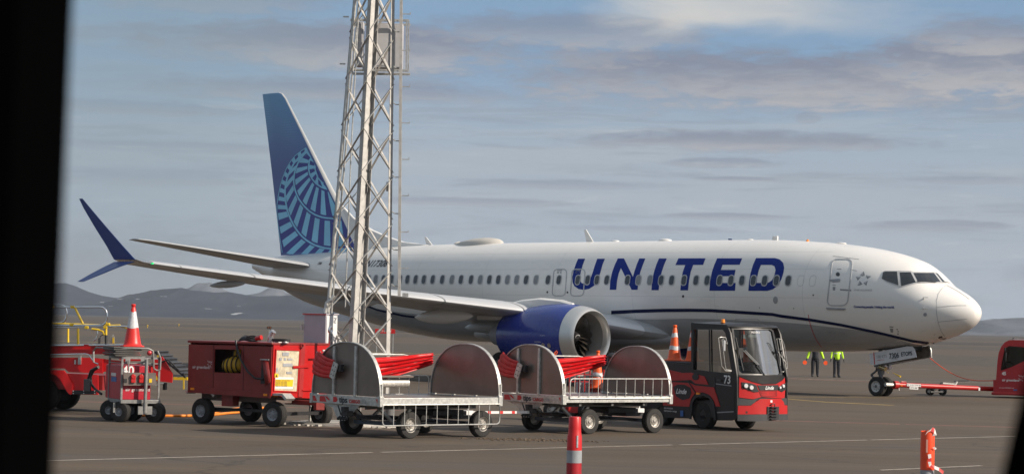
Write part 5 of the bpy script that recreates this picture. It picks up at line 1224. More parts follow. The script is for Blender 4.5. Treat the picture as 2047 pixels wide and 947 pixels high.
# ---------------------------------------------------------------- red trolley with cone behind the second dolly
RT = thing('hand_trolley', 'red tube-frame trolley with black wheels standing behind the raised dolly', 'trolley', tuple(gnd(1155, 842)), radians(12)); RF = Fr(tuple(RT.location), radians(12)); ry = 1.9
g_ = lambda x, y: RF.on(x, y, 1, 0)
for x in (1138, 1149, 1157, 1168, 1179, 1196, 1207):
    MB().cyl(g_(x, 815), g_(x+.5, 738), .016, n=8).build('upright', M_red, RT)
for y in (748, 762, 792, 806): MB().cyl(g_(1137, y), g_(1208, y+1), .014, n=8).build('crossbar', M_red, RT)
MB().box(g_(1135, 826)+Vector((0, -.05, 0)), g_(1215, 812)+Vector((0, .6, 0))).build('bed', M_red, RT, bevel=.01)
MB().box(g_(1158, 798)+Vector((0, .1, 0)), g_(1192, 765)+Vector((0, .4, 0))).build('load_box', M_line, RT, bevel=.01)
for x, y_ in ((1107, .35), (1205, .35), (1176, -.1)): c = RF.on(x, 824, 1, y_); wheel(RT, (c.x, y_, .24), (-.5, -1, 0), .24, .17)
b = MB(); c = g_(1112, 700); b.tube([g_(1108, 712), g_(1109, 704), g_(1113, 700), g_(1114, 704), g_(1108, 712)], .012, 6); b.build('hook', M_orange, RT)
MB().tube([g_(1108, 710), g_(1109, 740), g_(1120, 800)], .018, 8).build('handle', M_red, RT)
pc = RF.R @ g_(1194, 776)+RF.o; cone(pc, 'orange cone carried on the red trolley behind the raised dolly', .88, .16, .36, rz=.4)
MB().box(g_(1186, 790)+Vector((0, -.05, 0)), g_(1203, 776)+Vector((0, .35, 0))).build('cone_shelf', M_red, RT)
b = MB(); b.sph(g_(1226, 712), .11, sc_=(1.4, 1, .8)); b.box(g_(1215, 725), g_(1236, 712)+Vector((0, .1, 0))); b.build('saddle', M_black, RT)
MB().cyl(g_(1222, 718), g_(1222, 815), .02, n=8).build('saddle_post', M_black, RT)
# ---------------------------------------------------------------- heater trailer
hy = radians(-34); HO_ = Vector((-4.62, 49.05, 0)); HF = Fr(tuple(HO_), hy)      # local: +x along the long side to the right, near corner at x=0,y=0
HT = thing('heater_trailer', 'red ground heater trailer with yellow duct hose in its open hatch', 'trailer', tuple(HO_), hy)
zh = zoom(360, 580, 680, 1010)
hs = lambda x, y, e=0: HF.on(*zh(x, y), 1, -e)
nc = hs(572, 665); tc_ = hs(583, 345); lc = hs(65, 335); xN = hs(580, 400).x; xL = hs(58, 500).x; zT = hs(585, 345).z; zB = hs(575, 665).z
hw_ = HF.on(*zh(985, 400), 0, xN).y; hw_ = min(1.9, max(1.2, hw_))
hatch = [hs(222, 370), hs(392, 515)]; hx0, hz1, hx1, hz0 = hatch[0].x, hatch[0].z, hatch[1].x, hatch[1].z
b = MB(); b.box((xL, 0.02, zB), (xN, hw_, zB+.03)); b.box((xL, .02, zB), (xL+.03, hw_, zT)); b.box((xL, hw_-.03, zB), (xN, hw_, zT)); b.box((xL+.03, .45, zB+.03), (xN-.1, .48, zT))
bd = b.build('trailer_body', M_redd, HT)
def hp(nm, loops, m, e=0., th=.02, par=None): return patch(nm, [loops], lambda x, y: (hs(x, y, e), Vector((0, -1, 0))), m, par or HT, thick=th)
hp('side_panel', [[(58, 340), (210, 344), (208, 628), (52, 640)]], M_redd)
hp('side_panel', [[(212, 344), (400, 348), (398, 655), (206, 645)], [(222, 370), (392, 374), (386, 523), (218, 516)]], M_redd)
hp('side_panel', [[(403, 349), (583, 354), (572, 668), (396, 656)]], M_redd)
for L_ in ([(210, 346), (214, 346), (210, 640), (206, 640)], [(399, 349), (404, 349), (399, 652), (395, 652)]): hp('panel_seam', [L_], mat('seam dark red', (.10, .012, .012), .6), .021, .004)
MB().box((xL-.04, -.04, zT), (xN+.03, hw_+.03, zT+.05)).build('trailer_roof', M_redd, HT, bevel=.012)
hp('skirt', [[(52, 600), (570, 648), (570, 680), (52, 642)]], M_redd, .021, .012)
for x, y in ((66, 612), (526, 650)): hp('side_reflector', [[(x, y), (x+24, y+1), (x+24, y+16), (x, y+15)]], M_amber, .034, .008)
# near end, its sunlit face
he = lambda x, y, e=0: HF.on(*zh(x, y), 0, xN+e)
def hep(nm, loops, m, e=0., th=.02, par=None, gx=0, gy=0): return patch(nm, [loops], lambda x, y: (he(x, y, e), Vector((1, 0, 0))), m, par or HT, gx, gy, th)
hep('end_panel', [[(586, 334), (985, 350), (960, 690), (570, 665)]], M_red)
pn = hep('control_window', [[(603, 372), (754, 378), (738, 640), (588, 632)]], mat('control recess cream', (.50, .44, .32), .5, var=.25, scale=9, dirt=.3), .021, .008)
hep('window_frame', [[(601, 370), (757, 376), (740, 643), (586, 635)], [(606, 376), (750, 382), (734, 636), (592, 629)]], M_red, .022, .02)
for x, y, w, h in ((645, 390, 40, 22), (625, 425, 16, 16), (655, 425, 14, 16), (678, 428, 30, 12), (603, 490, 12, 24), (670, 512, 34, 14), (648, 460, 60, 20)): hep('gauge', [[(x, y), (x+w, y), (x+w-1, y+h), (x-1, y+h)]], M_line, .030, .01, pn)
hep('notice', [[(594, 545), (716, 548), (711, 622), (590, 618)]], M_cabw, .030, .004, pn); nt = hep('notice', [[(602, 560), (714, 562), (710, 606), (599, 604)]], M_yel, .036, .003, pn)
for k in range(5): text('xxxxxx xxxxx xxx xxxxx xxxx'.replace('x', 'n') if False else ('WARNING  HOT AIR OUTLET' if k == 0 else 'Keep clear when running'), .035, planefn(he(604, 569+8*k, .041), (he(704, 569+8*k, .041)-he(604, 569+8*k, .041)).normalized(), (0, 0, 1)), M_dtext, nt, 'lettering', align='LEFT')
hep('warning_sticker', [[(597, 524), (620, 525), (619, 549), (596, 548)]], M_yel, .040, .003, pn)
hep('warning_sticker', [[(601, 544), (615, 545), (608, 530)]], M_black, .044, .002, pn)
hep('door_post', [[(760, 335), (786, 336), (770, 672), (742, 670)]], mat('door post red', (.33, .02, .02), .45), .021, .02); MB().tube([he(770, 350, .06)+Vector((0, .04*cos(a), .04*sin(a))) for a in [2*pi*k/12 for k in range(12)]], .012, 6, closed=True).build('lifting_eye', M_redd, HT)  # door post in a slightly darker red than the end panel
MB().bar(he(712, 484, .045), he(815, 478, .045), .03, .05).build('latch_bar', M_red, HT); MB().bar(he(770, 630, .045), he(860, 624, .045), .02, .03).build('latch_bar', M_red, HT)
hep('data_plate', [[(857, 384), (888, 386), (885, 440), (855, 438)]], M_line, .022, .005); hep('end_reflector', [[(588, 655), (617, 656), (616, 672), (588, 671)]], M_amber, .024, .008)
# open hatch: hose bundles inside
def hose(ctr, R_, L__, ax, n=9, r=None):
    b = MB(); ax = Vector(ax).normalized(); pr = []; 
    for i in range(n*4+1): t = i/(n*4); e = sin(pi*min(1, max(0, t)))**.35; pr.append((-L__/2+L__*t, R_*(.25+.75*e)*(1-.07*abs(sin(t*n*pi)))))
    b.lathe(pr, ctr, ax, 24); return b
hc = hs(302, 470); b = hose(Vector((hc.x, .22, hc.z)), .19, .58, (1, 0, .12)); y1_ = tag(b.build('duct_hose', M_hose, None), 'larger yellow hose bundle with black straps, lying lower in the heater trailer hatch', 'hose', 'yellow duct hoses'); y1_.matrix_world = Matrix.Translation(HO_) @ Matrix.Rotation(hy, 4, 'Z')
hc = hs(340, 408); b = hose(Vector((hc.x, .30, hc.z)), .15, .50, (1, 0, -.08)); y2_ = tag(b.build('duct_hose', M_hose, None), 'smaller yellow hose bundle resting on top of the other in the trailer hatch', 'hose', 'yellow duct hoses'); y2_.matrix_world = y1_.matrix_world.copy()
for o_, cc, R_ in ((y1_, hs(302, 470), .195), (y2_, hs(340, 408), .155)):
    for dx in (-.17, -.06, .06, .17):
        c = Vector((cc.x+dx, .22 if o_ is y1_ else .30, cc.z+dx*(.12 if o_ is y1_ else -.08))); b = MB(); b.tube([c+Vector((0, cos(a)*R_*(1-dx*dx*3), sin(a)*R_*(1-dx*dx*3))) for a in [2*pi*k/20 for k in range(20)]], .013, 6, closed=True); s_ = b.build('strap', M_black, o_)
hp('hatch_back', [[(222, 370), (392, 374), (386, 523), (218, 516)]], mat('hatch inside', (.05, .03, .025), .8), -.44, .01)
q0, q1 = hs(355, 320, .05), hs(390, 440, .1); MB().tube([hs(352, 315, .03), hs(362, 380, .06), hs(385, 440, .10), hs(425, 510, .12), hs(470, 552, .08), hs(525, 560, .03)], .022, 8).build('drain_hose', M_black, HT)
hp('louvre', [[(516, 437), (555, 438), (556, 585), (508, 590)]], M_black, .021, .004); MB().add([hs(518, 435, .02), hs(556, 436, .02), hs(572, 575, .12), hs(540, 606, .12)], [(0,1,2,3)]).build('flap', M_redd, HT).modifiers.new('s', 'SOLIDIFY').thickness = .01
MB().bar(hs(506, 435, .04), hs(560, 437, .04), .02, .02).build('flap_hinge', M_galv, HT)
def lfn(x, y, e=.026): p = hs(x, y, e); return p
text('air greenland', .092, planefn(lfn(78, 482), (1, 0, 0), (0, 0, 1)), M_text, HT, align='LEFT', sx=.98); burst(HT, planefn(lfn(186, 464), (1, 0, 0), (0, 0, 1)), .09, M_text)
# roof: cable coil, red plug, exhaust pipe, small boxes
rt = lambda x, z=zT+.05, y=.35: Vector((hs(x, 330).x, y, z))
b = MB()
for k in range(5): b.tube([rt(365+6*k, zT+.07+.022*k)+Vector((cos(a)*(.25-.02*k), sin(a)*.18, .02*sin(a*3+k))) for a in [2*pi*j/24 for j in range(24)]], .016, 6, closed=True)
cc_ = b.build('power_cable', M_black); cc_.matrix_world = y1_.matrix_world.copy(); tag(cc_, 'black power cable coiled on the heater trailer roof with a red plug', 'cable')
c = rt(440, zT+.12, .2); MB().cyl(c, c+Vector((.14, 0, .03)), .045, .05, 14).build('plug', M_red, cc_)
b = MB(); b.tube([rt(503, zT+.02), rt(503, zT+.16), rt(508, zT+.22), rt(520, zT+.28)], [.065, .065, .062, .06], 16); b.build('exhaust_pipe', M_foil, HT)
for x in (560, 604): b = MB(); b.box(rt(x-10, zT+.05, .25), rt(x+12, zT+.08, .35)); b.build('roof_bracket', M_cabw, HT)
b = MB()
for k in range(3): b.tube([rt(570, zT+.08+.02*k)+Vector((cos(a)*.20, sin(a)*.14, 0)) for a in [2*pi*j/20 for j in range(20)]], .012, 6, closed=True)
c2_ = b.build('power_cable', M_black); c2_.matrix_world = y1_.matrix_world.copy(); tag(c2_, 'smaller black cable loop beside the exhaust pipe on the trailer roof', 'cable')
# running gear
xw1 = HF.w2l((-6.37, 50.5, 0)).x; xw2 = HF.w2l((-4.81, 49.35, 0)).x; yw = .16
for x in (xw1, xw2):
    for y, s in ((yw, -1), (hw_-.2, 1)): wheel(HT, (x, y, .26), (.12 if x == xw2 else 0, s, 0), .26, .19, .5, M_line)
    MB().box((x-.05, .2, .23), (x+.05, hw_-.2, .30)).build('axle', M_black, HT)
    MB().prism([(x-.40, .66), (x-.30, .70), (x+.30, .70), (x+.42, .60), (x+.38, .56), (x+.28, .655), (x-.28, .655), (x-.36, .61)], lambda p: Vector((p[0], .02, p[1]+.0)), lambda p: Vector((p[0], .30, p[1]+.0))).build('mudguard', M_galv, HT)
b = MB(); b.box((xL+.1, .3, zB-.16), (xN-.1, hw_-.3, zB)); b.build('subframe', mat('subframe brown', (.12, .09, .08), .6, dirt=.3), HT); MB().box((xw1+.55, .1, zB-.26), (xw1+.85, .3, zB)).build('fuel_box', M_redd, HT)
MB().box((xw1, .3, .28), (xw2, .36, .34)).build('brake_beam', M_black, HT)
b = MB(); pz = he(800, 700); b.bar((xN-.3, hw_*.45, .50), (xN+.62, hw_*.45, .50), .09, .10); b.bar((xN+.55, hw_*.45-.1, .47), (xN+.62, hw_*.45+.1, .47), .1, .22); b.build('tow_frame', M_redd, HT, bevel=.01)
# raised chrome tow eye
zt2 = lambda x, y: HF.on(*zh(x, y), 0, xN+.35); b = MB(); b.bar(zt2(950, 385), zt2(949, 262), .03, .085, up=(0, 1, 0)); c = zt2(949, 250); b.tube([c+Vector((0, .06*cos(a), .065*sin(a))) for a in [2*pi*k/16 for k in range(16)]], .02, 8, closed=True); b.build('tow_eye', M_chrome, HT)
MB().cyl(zt2(900, 380), zt2(952, 380), .02, n=8).build('tow_eye_pin', M_cabw, HT); MB().bar(zt2(950, 385), Vector((xN+.35, zt2(950, 385).y, .5)), .05, .05).build('tow_eye_post', M_redd, HT)
# orange hose on the ground
def ghose(pts, r, lab, m, cat='hose'):
    b = MB(); b.tube([gnd(x, y)+Vector((0, 0, r+z)) for x, y, z in pts], r, 8); return tag(b.build('ground_hose', m), lab, cat)
ghose([(258, 833, 0), (285, 832, 0), (330, 833, 0), (372, 833, 0), (395, 832, 0), (425, 829, 0), (440, 826, .03), (470, 823, .05), (500, 820, .04), (530, 817, 0)], .03, 'orange hose lying on the asphalt between the small red cart and the heater trailer', mat('orange hose rubber', (.75, .22, .02), .5))
ghose([(425, 831, 0), (450, 828, 0), (480, 827, .02), (505, 824, 0), (520, 822, 0)], .028, 'second orange hose end lying under the heater trailer', mat('orange hose rubber', (.75, .22, .02), .5))
# ---------------------------------------------------------------- small power cart with number 40
cz = zoom(80, 560, 480, 979); cy = radians(24); CO = gnd(392*.4086+80, 694*.4086+560); GF = Fr(tuple(CO), cy)     # origin under the near corner
GP = thing('power_cart', 'small red power unit on a galvanised four-wheel cart, with bent tube handles', 'cart', tuple(CO), cy)
gf = lambda x, y, e=0: GF.on(*cz(x, y), 1, -e)
xR = gf(590, 590).x; 
gl = lambda x, y, e=0: GF.on(*cz(x, y), 0, 0-e)
dL = gl(252, 580).y; zp = gf(400, 590).z; dL = max(.6, min(1.1, dL))
pl_ = MB().box((0, 0, zp-.05), (xR, dL, zp+.03)).build('platform', M_galvd, GP, bevel=.008)
for x, y in ((.02, .14), (.02, dL-.12), (xR-.1, .10), (xR-.35, dL-.15)): wheel(GP, (x+.02, y, .215), (-.7, -.72, 0), .215, .17, .40, M_line)
for x in (.0, xR-.1): b = MB(); b.bar((x-.10, .14, zp-.04), (x-.10, .14, .2), .03, .04); b.build('fork', M_galvd, GP)
bx0, bx1 = gf(404, 400).x, gf(548, 400).x; zt3 = gf(470, 418).z; ztp = gf(470, 380).z
dl2 = gl(318, 480).y
MB().box((bx0, .06, zp+.03), (bx1, dl2, zt3)).build('unit_housing', mat('crimson housing', (.42, .012, .03), .4, var=.1, dirt=.1), GP, bevel=.012)
for a, c_ in (((0, .0), (0, dL)), ((xR-.05, 0), (xR-.05, dL))):
    pass
fr4 = [(0.0, .02), (xR-.06, .02), (0.0, dL-.06), (xR-.06, dL-.06)]
for x, y in fr4: MB().box((x, y, zp+.03), (x+.04, y+.04, ztp)).build('frame_post', M_galvd, GP)
for (xa, ya), (xb, yb) in ((fr4[0], fr4[1]), (fr4[2], fr4[3])): MB().box((xa, ya, ztp-.02), (xb+.04, ya+.04, ztp+.02)).build('frame_rail', M_galvd, GP); 
for (xa, ya), (xb, yb) in ((fr4[0], fr4[2]), (fr4[1], fr4[3])): MB().box((xa, ya, ztp-.021), (xa+.04, yb+.04, ztp+.019)).build('frame_rail', M_galvd, GP)
for zz in (ztp-.12,): 
    MB().box((.04, .021, zz), (xR-.06, .045, zz+.02)).build('frame_rail', M_galvd, GP); MB().box((.001, .05, zz), (.03, dL-.06, zz+.02)).build('frame_rail', M_galvd, GP)
for x in (gf(430, 400).x, gf(505, 400).x): MB().box((x-.05, .0, ztp-.12), (x+.05, .02, ztp-.02)).build('rail_plate', M_galvd, GP)
patch('socket_panel', [[(408, 450), (566, 452), (566, 512), (408, 514)]], lambda x, y: (gf(x, y, .03), Vector((0, -1, 0))), M_sheet, GP, thick=.02)
for x in (455, 494): b = MB(); c = gf(x, 470, .06); b.cyl(c, c+Vector((0, -.05, .0)), .055, .05, 16); b.box(c+Vector((-.05, -.04, -.13)), c+Vector((.05, .0, .02))); b.build('socket', M_red, GP, bevel=.01)
for x in (418, 540): c = gf(x, 490, .052); MB().box(c+Vector((-.03, -.01, -.04)), c+Vector((.03, 0, .04))).build('switch', M_black if x == 418 else M_yel, GP)
t40 = text('40', .26, planefn(gf(432, 443, -.03)+Vector((0, .0, 0)), (1, 0, 0), (0, 0, 1)), M_text, GP, bold=.006)
for i_, v in enumerate(t40.data.vertices): v.co.y = .052-.0004*(i_*5//len(t40.data.vertices))
tag_ = text('air greenland', .10, planefn(gf(478, 534, -.05), (1, 0, 0), (0, 0, 1)), M_text, GP); 
for v in tag_.data.vertices: v.co.y = .052
for (x0_, y0_, x1_, y1_) in ((346, 450, 368, 468), (346, 470, 370, 496)):
    p, q = gl(x0_, y0_, .0), gl(x1_, y1_, .0); MB().box((bx0-.006, q.y, q.z), (bx0, p.y, p.z)).build('sticker', M_cabw if y0_ == 450 else mat('blue sticker', (.03, .12, .35), .5), GP)
def tub(L_, r, m, nm, par, n=8): return MB().tube(L_, r, n).build(nm, m, par)
hz = gf(300, 330).z
tub([gl(262, 400, .03), gl(262, 345, .03), gl(275, 328, .03), Vector((.02, .05, hz)), gf(530, 333, .0), gf(552, 345), gf(556, 400), gf(556, 430), gf(570, 440), gf(588, 436), gf(590, 380), gf(575, 345)], .02, M_galvd, 'handle_tube', GP)
tub([gf(433, 445, .04), gf(433, 390, .04)], .016, M_galvd, 'stanchion', GP)
b = MB(); b.cyl(gf(522, 385, .10), gf(514, 600, .10), .036, n=14); b.cyl(gf(514, 600, .10), gf(514, 650, .10), .05, n=14); b.box(gf(480, 655, .12), gf(545, 615, .05)); b.build('jockey_post', M_galvd, GP)
tub([gf(510, 388, .10), gf(540, 380, .10)], .018, M_galvd, 'crank', GP)
for k, off_ in enumerate((0, .06)):
    tub([gl(285, 425, off_), gl(262, 440, off_+.05), gl(248, 470, off_+.08), gl(250, 505, off_+.06), gl(268, 530, off_+.04), gl(300, 555, .02)], .028, M_black, 'cable', GP)
tub([gl(285, 422, .1), gl(250, 440, .14), gl(236, 480, .16), gl(238, 495, .16)], .03, M_black, 'cable', GP); MB().box(gl(225, 540, .14)+Vector((-.03, 0, 0)), gl(246, 485, .2)).build('plug', M_black, GP, bevel=.012)
MB().box((gf(548, 440).x, .10, ztp-.5), (gf(562, 400).x, dL-.1, ztp-.15)).build('side_box', M_red, GP)
# stack of flat rubber mats and the cone on top
for k in range(5):
    m_ = MB(); z0 = ztp+.03+.042*k; r_ = random.Random(k); p0 = gf(360, 350).x; m_.box((p0+r_.uniform(0, .05), .04, z0), (p0+.62+r_.uniform(-.05, .03), dL-.15, z0+.03))
    o_ = m_.build('rubber_mat', mat('grey rubber', (.10, .095, .09), .8, var=.2, dirt=.2), None, bevel=.01); o_.matrix_world = Matrix.Translation(CO) @ Matrix.Rotation(cy, 4, 'Z'); tag(o_, ('lowest rubber mat in the stack under the big red cone', 'second rubber mat from the bottom of the stack under the big cone', 'middle rubber mat of the stack under the big red cone', 'second rubber mat from the top of the stack under the big cone', 'topmost rubber mat, directly under the big red cone')[k], 'mat', 'stacked rubber mats on the power cart')
ctop = GF.R @ Vector((gf(450, 330).x, .32, ztp+.245))+GF.o
cone(atY(264.5, 693, ctop.y), 'big red cone with one wide taped white band on the power cart', .90, .19, .44, M_conered, ((.44, .82),), rz=.3)
b = MB(); b.sph(gf(535, 355), .06, sc_=(.9, .8, .9)); o_ = b.build('crumpled_can', mat('crumpled red foil', (.5, .05, .06), .3, metal=.5, var=.4, scale=20, bump=1., bscale=12)); o_.matrix_world = Matrix.Translation(CO) @ Matrix.Rotation(cy, 4, 'Z'); tag(o_, 'crumpled red and blue foil bag beside the big cone', 'bag')
# ---------------------------------------------------------------- belt loader at the left edge
bz = zoom(90, 600, 240, 618); BO = gnd(100, 822); byaw = radians(-8); BF = Fr(tuple(BO), byaw)
BL = thing('belt_loader', 'red belt loader with yellow posts and chrome handrails, cut off by the left window post', 'belt loader', tuple(BO), byaw)
bs = lambda x, y, d=0.: BF.on(*bz(x, y), 1, d)
bs1 = lambda x, y, d=0.: BF.on(*cz(x, y), 1, d)
def bp(nm, loops, m, d=0., th=.03, f=bs, par=None): return patch(nm, [loops], lambda x, y: (f(x, y, d), Vector((0, -1, 0))), m, par or BL, thick=th)
M_bred = mat('bright red loader paint', (.55, .008, .010), .38, coat=.15, var=.05, scale=1, dirt=.03)
bp('fender', [[(-250, 560), (160, 575), (185, 610), (235, 700), (225, 772), (205, 772), (180, 740), (160, 700), (130, 650), (95, 615), (40, 598), (-20, 610), (-60, 640), (-90, 700), (-100, 772), (-250, 772)]], M_bred, -.02, .05)
bp('chassis_panel', [[(165, 600), (440, 612), (442, 776), (212, 772)]], M_bred, .03, .04)
for x in (232, 318, 408): p = bs(x, 742, -.02); MB().sph(p, .012).sph(bs(x+2, 766, -.02), .012).build('rivet_pair', M_text, BL) if False else None
stp = bp('step_strip', [[(196, 738), (422, 741), (424, 770), (208, 773)]], M_black, -.03, .03)
for x in (232, 318, 408):
    for y in (744, 765): MB().sph(bs(x, y, -.064), .012, n=5).build('rivet', M_text, stp)
bp('body_panel', [[(-250, 470), (200, 470), (350, 470), (480, 480), (480, 600), (200, 590), (165, 560), (-250, 560)]], M_bred, .10, .04)
b = MB(); p, q = bs(-250, 600, .12), bs(470, 740, .12); b.box((p.x, .14, q.z), (q.x, 1.75, p.z)); b.build('chassis', mat('loader underframe', (.25, .012, .012), .5), BL)
# boom: two side beams, belt, slanting nose
bl_t = bs(-250, 385, .0); 
def beam(d, nm='boom_side'): return bp(nm, [[(-250, 375), (610, 372), (640, 378), (720, 400), (780, 430), (800, 470), (790, 498), (640, 500), (600, 470), (480, 442), (-250, 448)]], M_bred, d, .04)
beam(.10); beam(.95)
pA_, pB_ = bs(-250, 390, .14), bs(640, 392, .14); MB().box((pA_.x, .14, pA_.z-.03), (pB_.x, .91, pA_.z+.0)).build('belt', M_black, BL)
bp('lower_boom', [[(240, 480), (400, 470), (640, 500), (780, 520), (860, 560), (870, 590), (640, 560), (420, 600), (250, 590)]], M_bred, .16, .04)
n0 = bs1(560, 345, .1); n1 = bs1(712, 470, .1); MB().add([n0+Vector((0, 0, 0)), n1, n1+Vector((0, .9, 0)), n0+Vector((0, .9, 0)), n0-Vector((0, 0, .05)), n1-Vector((0, 0, .05)), n1+Vector((0, .9, -.05)), n0+Vector((0, .9, -.05))], [(0,1,2,3), (4,5,6,7), (0,1,5,4), (1,2,6,5), (2,3,7,6), (3,0,4,7)]).build('boom_nose', M_black, BL)
for k in range(7): t = (k+.5)/7; c = n0+(n1-n0)*t+Vector((0, -.03, .02)); MB().cyl(c, c+Vector((0, .95, 0)), .022, n=8).build('roller', M_trim if k % 2 else M_black, BL)
bp('nose_side', [[(555, 385), (600, 372), (650, 455), (648, 500), (560, 490)]], M_bred, .06, .03, bs1)
MB().box(bs1(652, 486, .1), bs1(722, 474, .1)+Vector((0, .9, 0))).build('bumper_plate', M_yel, BL); MB().bar(bs1(703, 488, .08), bs1(703, 532, .08), .02, .03).build('bumper_leg', M_yel, BL)
tub([bs1(590, 400, .0), bs1(625, 388, .0), bs1(650, 410, .0), bs1(680, 440, .02)], .018, M_black, 'hydraulic_hose', BL)
for L_ in ([(570, 375), (590, 375), (580, 357)],): bp('warning_sticker', [L_], M_yel, .02, .004, bs1)
bp('side_marker', [[(590, 466), (628, 467), (628, 480), (590, 479)]], M_amber, .05, .01, bs1); bp('side_marker', [[(115, 514), (165, 514), (165, 534), (115, 534)]], M_amber, .09, .02)
bp('warning_sticker', [[(303, 585), (336, 585), (320, 550)]], M_yel, .09, .004); bp('warning_sticker', [[(562, 487), (578, 487), (570, 464)]], M_yel, .02, .004, bs1)
text('Power', .13, planefn(bs1(556, 450, .035), (1, 0, .05), (0, 0, 1)), M_text, BL, shear=.3, align='LEFT'); text('Stow', .13, planefn(bs1(560, 460, .035)-Vector((0, 0, .03)), (1, 0, .05), (0, 0, 1)), M_text, BL, shear=.3, align='LEFT')
MB().box(bs1(600, 535, .2), bs1(622, 500, .35)).build('catch', M_black, BL); tub([bs1(565, 515, .05), bs1(585, 505, .05), bs1(605, 503, .05)], .015, M_galv, 'pipe', BL)
# rails
rl = lambda L_, d, r=.022, m=M_chrome, nm='handrail', f=bs: tub([f(x, y, d) for x, y in L_], r, m, nm, BL, 10)
rl([(-250, 55), (455, 55), (480, 60), (500, 80), (510, 110), (510, 160), (500, 185), (480, 200), (450, 204), (-250, 208)], .0); rl([(-250, 38), (130, 38), (155, 45), (172, 65), (180, 100), (174, 145), (160, 172), (135, 182), (-250, 184)], 1.0)
rl([(-250, 228), (620, 212)], .0, .018); rl([(620, 212), (700, 218), (735, 240), (752, 280), (752, 350), (752, 400)], .0, .02); 
rl([(620, 205), (560, 207), (40, 190)], .5, .024, M_yel, 'yellow_rail'); rl([(245, 58), (312, 192)], .0, .024, M_yel, 'yellow_brace'); rl([(190, 232), (190, 345)], .5, .024, M_yel, 'yellow_post'); rl([(272, 232), (272, 362)], .0, .026, M_yel, 'yellow_post')
rl([(385, 235), (440, 242), (475, 255), (490, 285)], .0, .024, M_yel, 'yellow_brace'); rl([(503, 215), (503, 285)], .0, .026, M_yel, 'yellow_post'); rl([(503, 285), (503, 372)], .0, .032, M_black, 'post_sleeve'); rl([(618, 210), (690, 232), (760, 260)], .3, .02, M_yel, 'yellow_rail')
for x, y in ((228, 55), (60, 54), (220, 200), (343, 224), (498, 222), (518, 196)): p = bs(x, y, -.0); MB().box(p-Vector((.045, .035, .03)), p+Vector((.045, .035, .03))).build('rail_clamp', M_yel, BL, bevel=.008)
rl([(428, 250), (432, 290), (425, 315), (400, 332)], .4, .018); rl([(-250, 372), (760, 366)], -.01, .026, M_chrome, 'side_rail')
rl([(-250, 452), (335, 440), (360, 448), (385, 480), (405, 510), (440, 524)], -.05, .02); bp('red_sleeve', [[(322, 362), (356, 362), (356, 378), (322, 378)]], M_bred, -.05, .02)
MB().box(bs(270, 525, .02), bs(300, 455, .06)).build('bracket', M_galv, BL); MB().box(bs(240, 525, .03), bs(262, 490, .08)).build('bracket', M_chrome, BL)
bp('sight_plate', [[(538, 350), (545, 300), (560, 278), (572, 300), (572, 350)]], M_galv, .2, .01); bp('yellow_sticker', [[(556, 305), (571, 305), (571, 352), (556, 352)]], M_yel, .185, .008); MB().box(bs(436, 355, .1), bs(458, 310, .2)).build('control_box', M_black, BL, bevel=.01)
tub([bs(452, 320, .15), bs(455, 295, .15), bs(475, 284, .1), bs(495, 286, .05)], .01, M_black, 'hydraulic_hose', BL)
xw = BF.on(82, 800, 1, .0).x
wheel(BL, (xw, .18, .375), (0, -1, 0), .375, .24, .58, M_black); wheel(BL, (xw, 1.6, .375), (0, 1, 0), .375, .24, .58, M_black)
# ---------------------------------------------------------------- towbar, aircraft tug and its cable
ta = PL.matrix_world; n0w = PF.R @ Vector((-4.04+.38, 0, .40))+PF.o; 
tbA = atY(1772, 768, n0w.y-.2); tbB = atY(1990, 776, 85.2)
TB = thing('towbar', 'long red aircraft towbar on two small wheels between nose wheel and red tug', 'towbar', tuple(gnd(1870, 789))); tb0 = TB.location.copy(); tw = lambda x, y, Y: atY(x, y, Y)-tb0
YB = lambda x: n0w.y-.2+(85.2-(n0w.y-.2))*(x-1772)/(1990-1772)
tp = lambda x, y: tw(x, y, YB(x))
MB().tube([tp(1790, 768.5), tp(1850, 771), tp(1920, 774), tp(1990, 777)], .085, 12).build('tube', M_red, TB)
MB().cyl(tp(1786, 768.5), tp(1794, 769), .14, n=16).build('collar', M_red, TB); MB().cyl(tp(1770, 768), tp(1787, 768.5), .07, n=10).build('towing_head', M_galv, TB); MB().bar(tp(1775, 772), tp(1785, 762), .05, .05).build('head_lever', M_black, TB)
MB().tube([tp(1801, 766), tp(1801.5, 762.5), tp(1811, 763), tp(1811.5, 767)], .02, 6).build('carry_handle', M_red, TB)
MB().box(tp(1799, 771)-Vector((0, .12, 0)), tp(1803, 769)+Vector((0, -.1, 0))).build('reflector', M_amber, TB)
def bandfn(x0, y0, x1, y1, Y=-.11): o_ = tp(x0, y0)+Vector((0, Y, 0)); d_ = (tp(x1, y1)-tp(x0, y0)).normalized(); return planefn(o_, d_, (0, 0, 1))
f_ = bandfn(1812, 769, 1846, 771); b = MB(); b.add([f_(0, -.03), f_(.62, -.03), f_(.62, .06), f_(0, .06)], [(0,1,2,3)]); b.add([f_(.12, -.13), f_(.5, -.13), f_(.5, -.04), f_(.12, -.04)], [(0,1,2,3)]); b.build('label_strip', M_cabw, TB)
f_ = bandfn(1812, 769, 1846, 771, -.115); text('B737 A320 TOW BAR', .075, lambda x, y: f_(x+.31, y+.015), M_dtext, TB); text('B737-800', .08, lambda x, y: f_(x+.31, y-.085), M_dtext, TB)
f_ = bandfn(1955, 777, 1962, 777); b = MB(); b.add([f_(0, -.05), f_(.09, -.05), f_(.09, .06), f_(0, .06)], [(0,1,2,3)]); b.build('label_strip', M_cabw, TB)
for x in (1859, 1884): c = gnd(x, 789.5)-tb0; wheel(TB, (c.x, c.y, .15), (-.6, -1, 0), .15, .11, .45, M_galv)
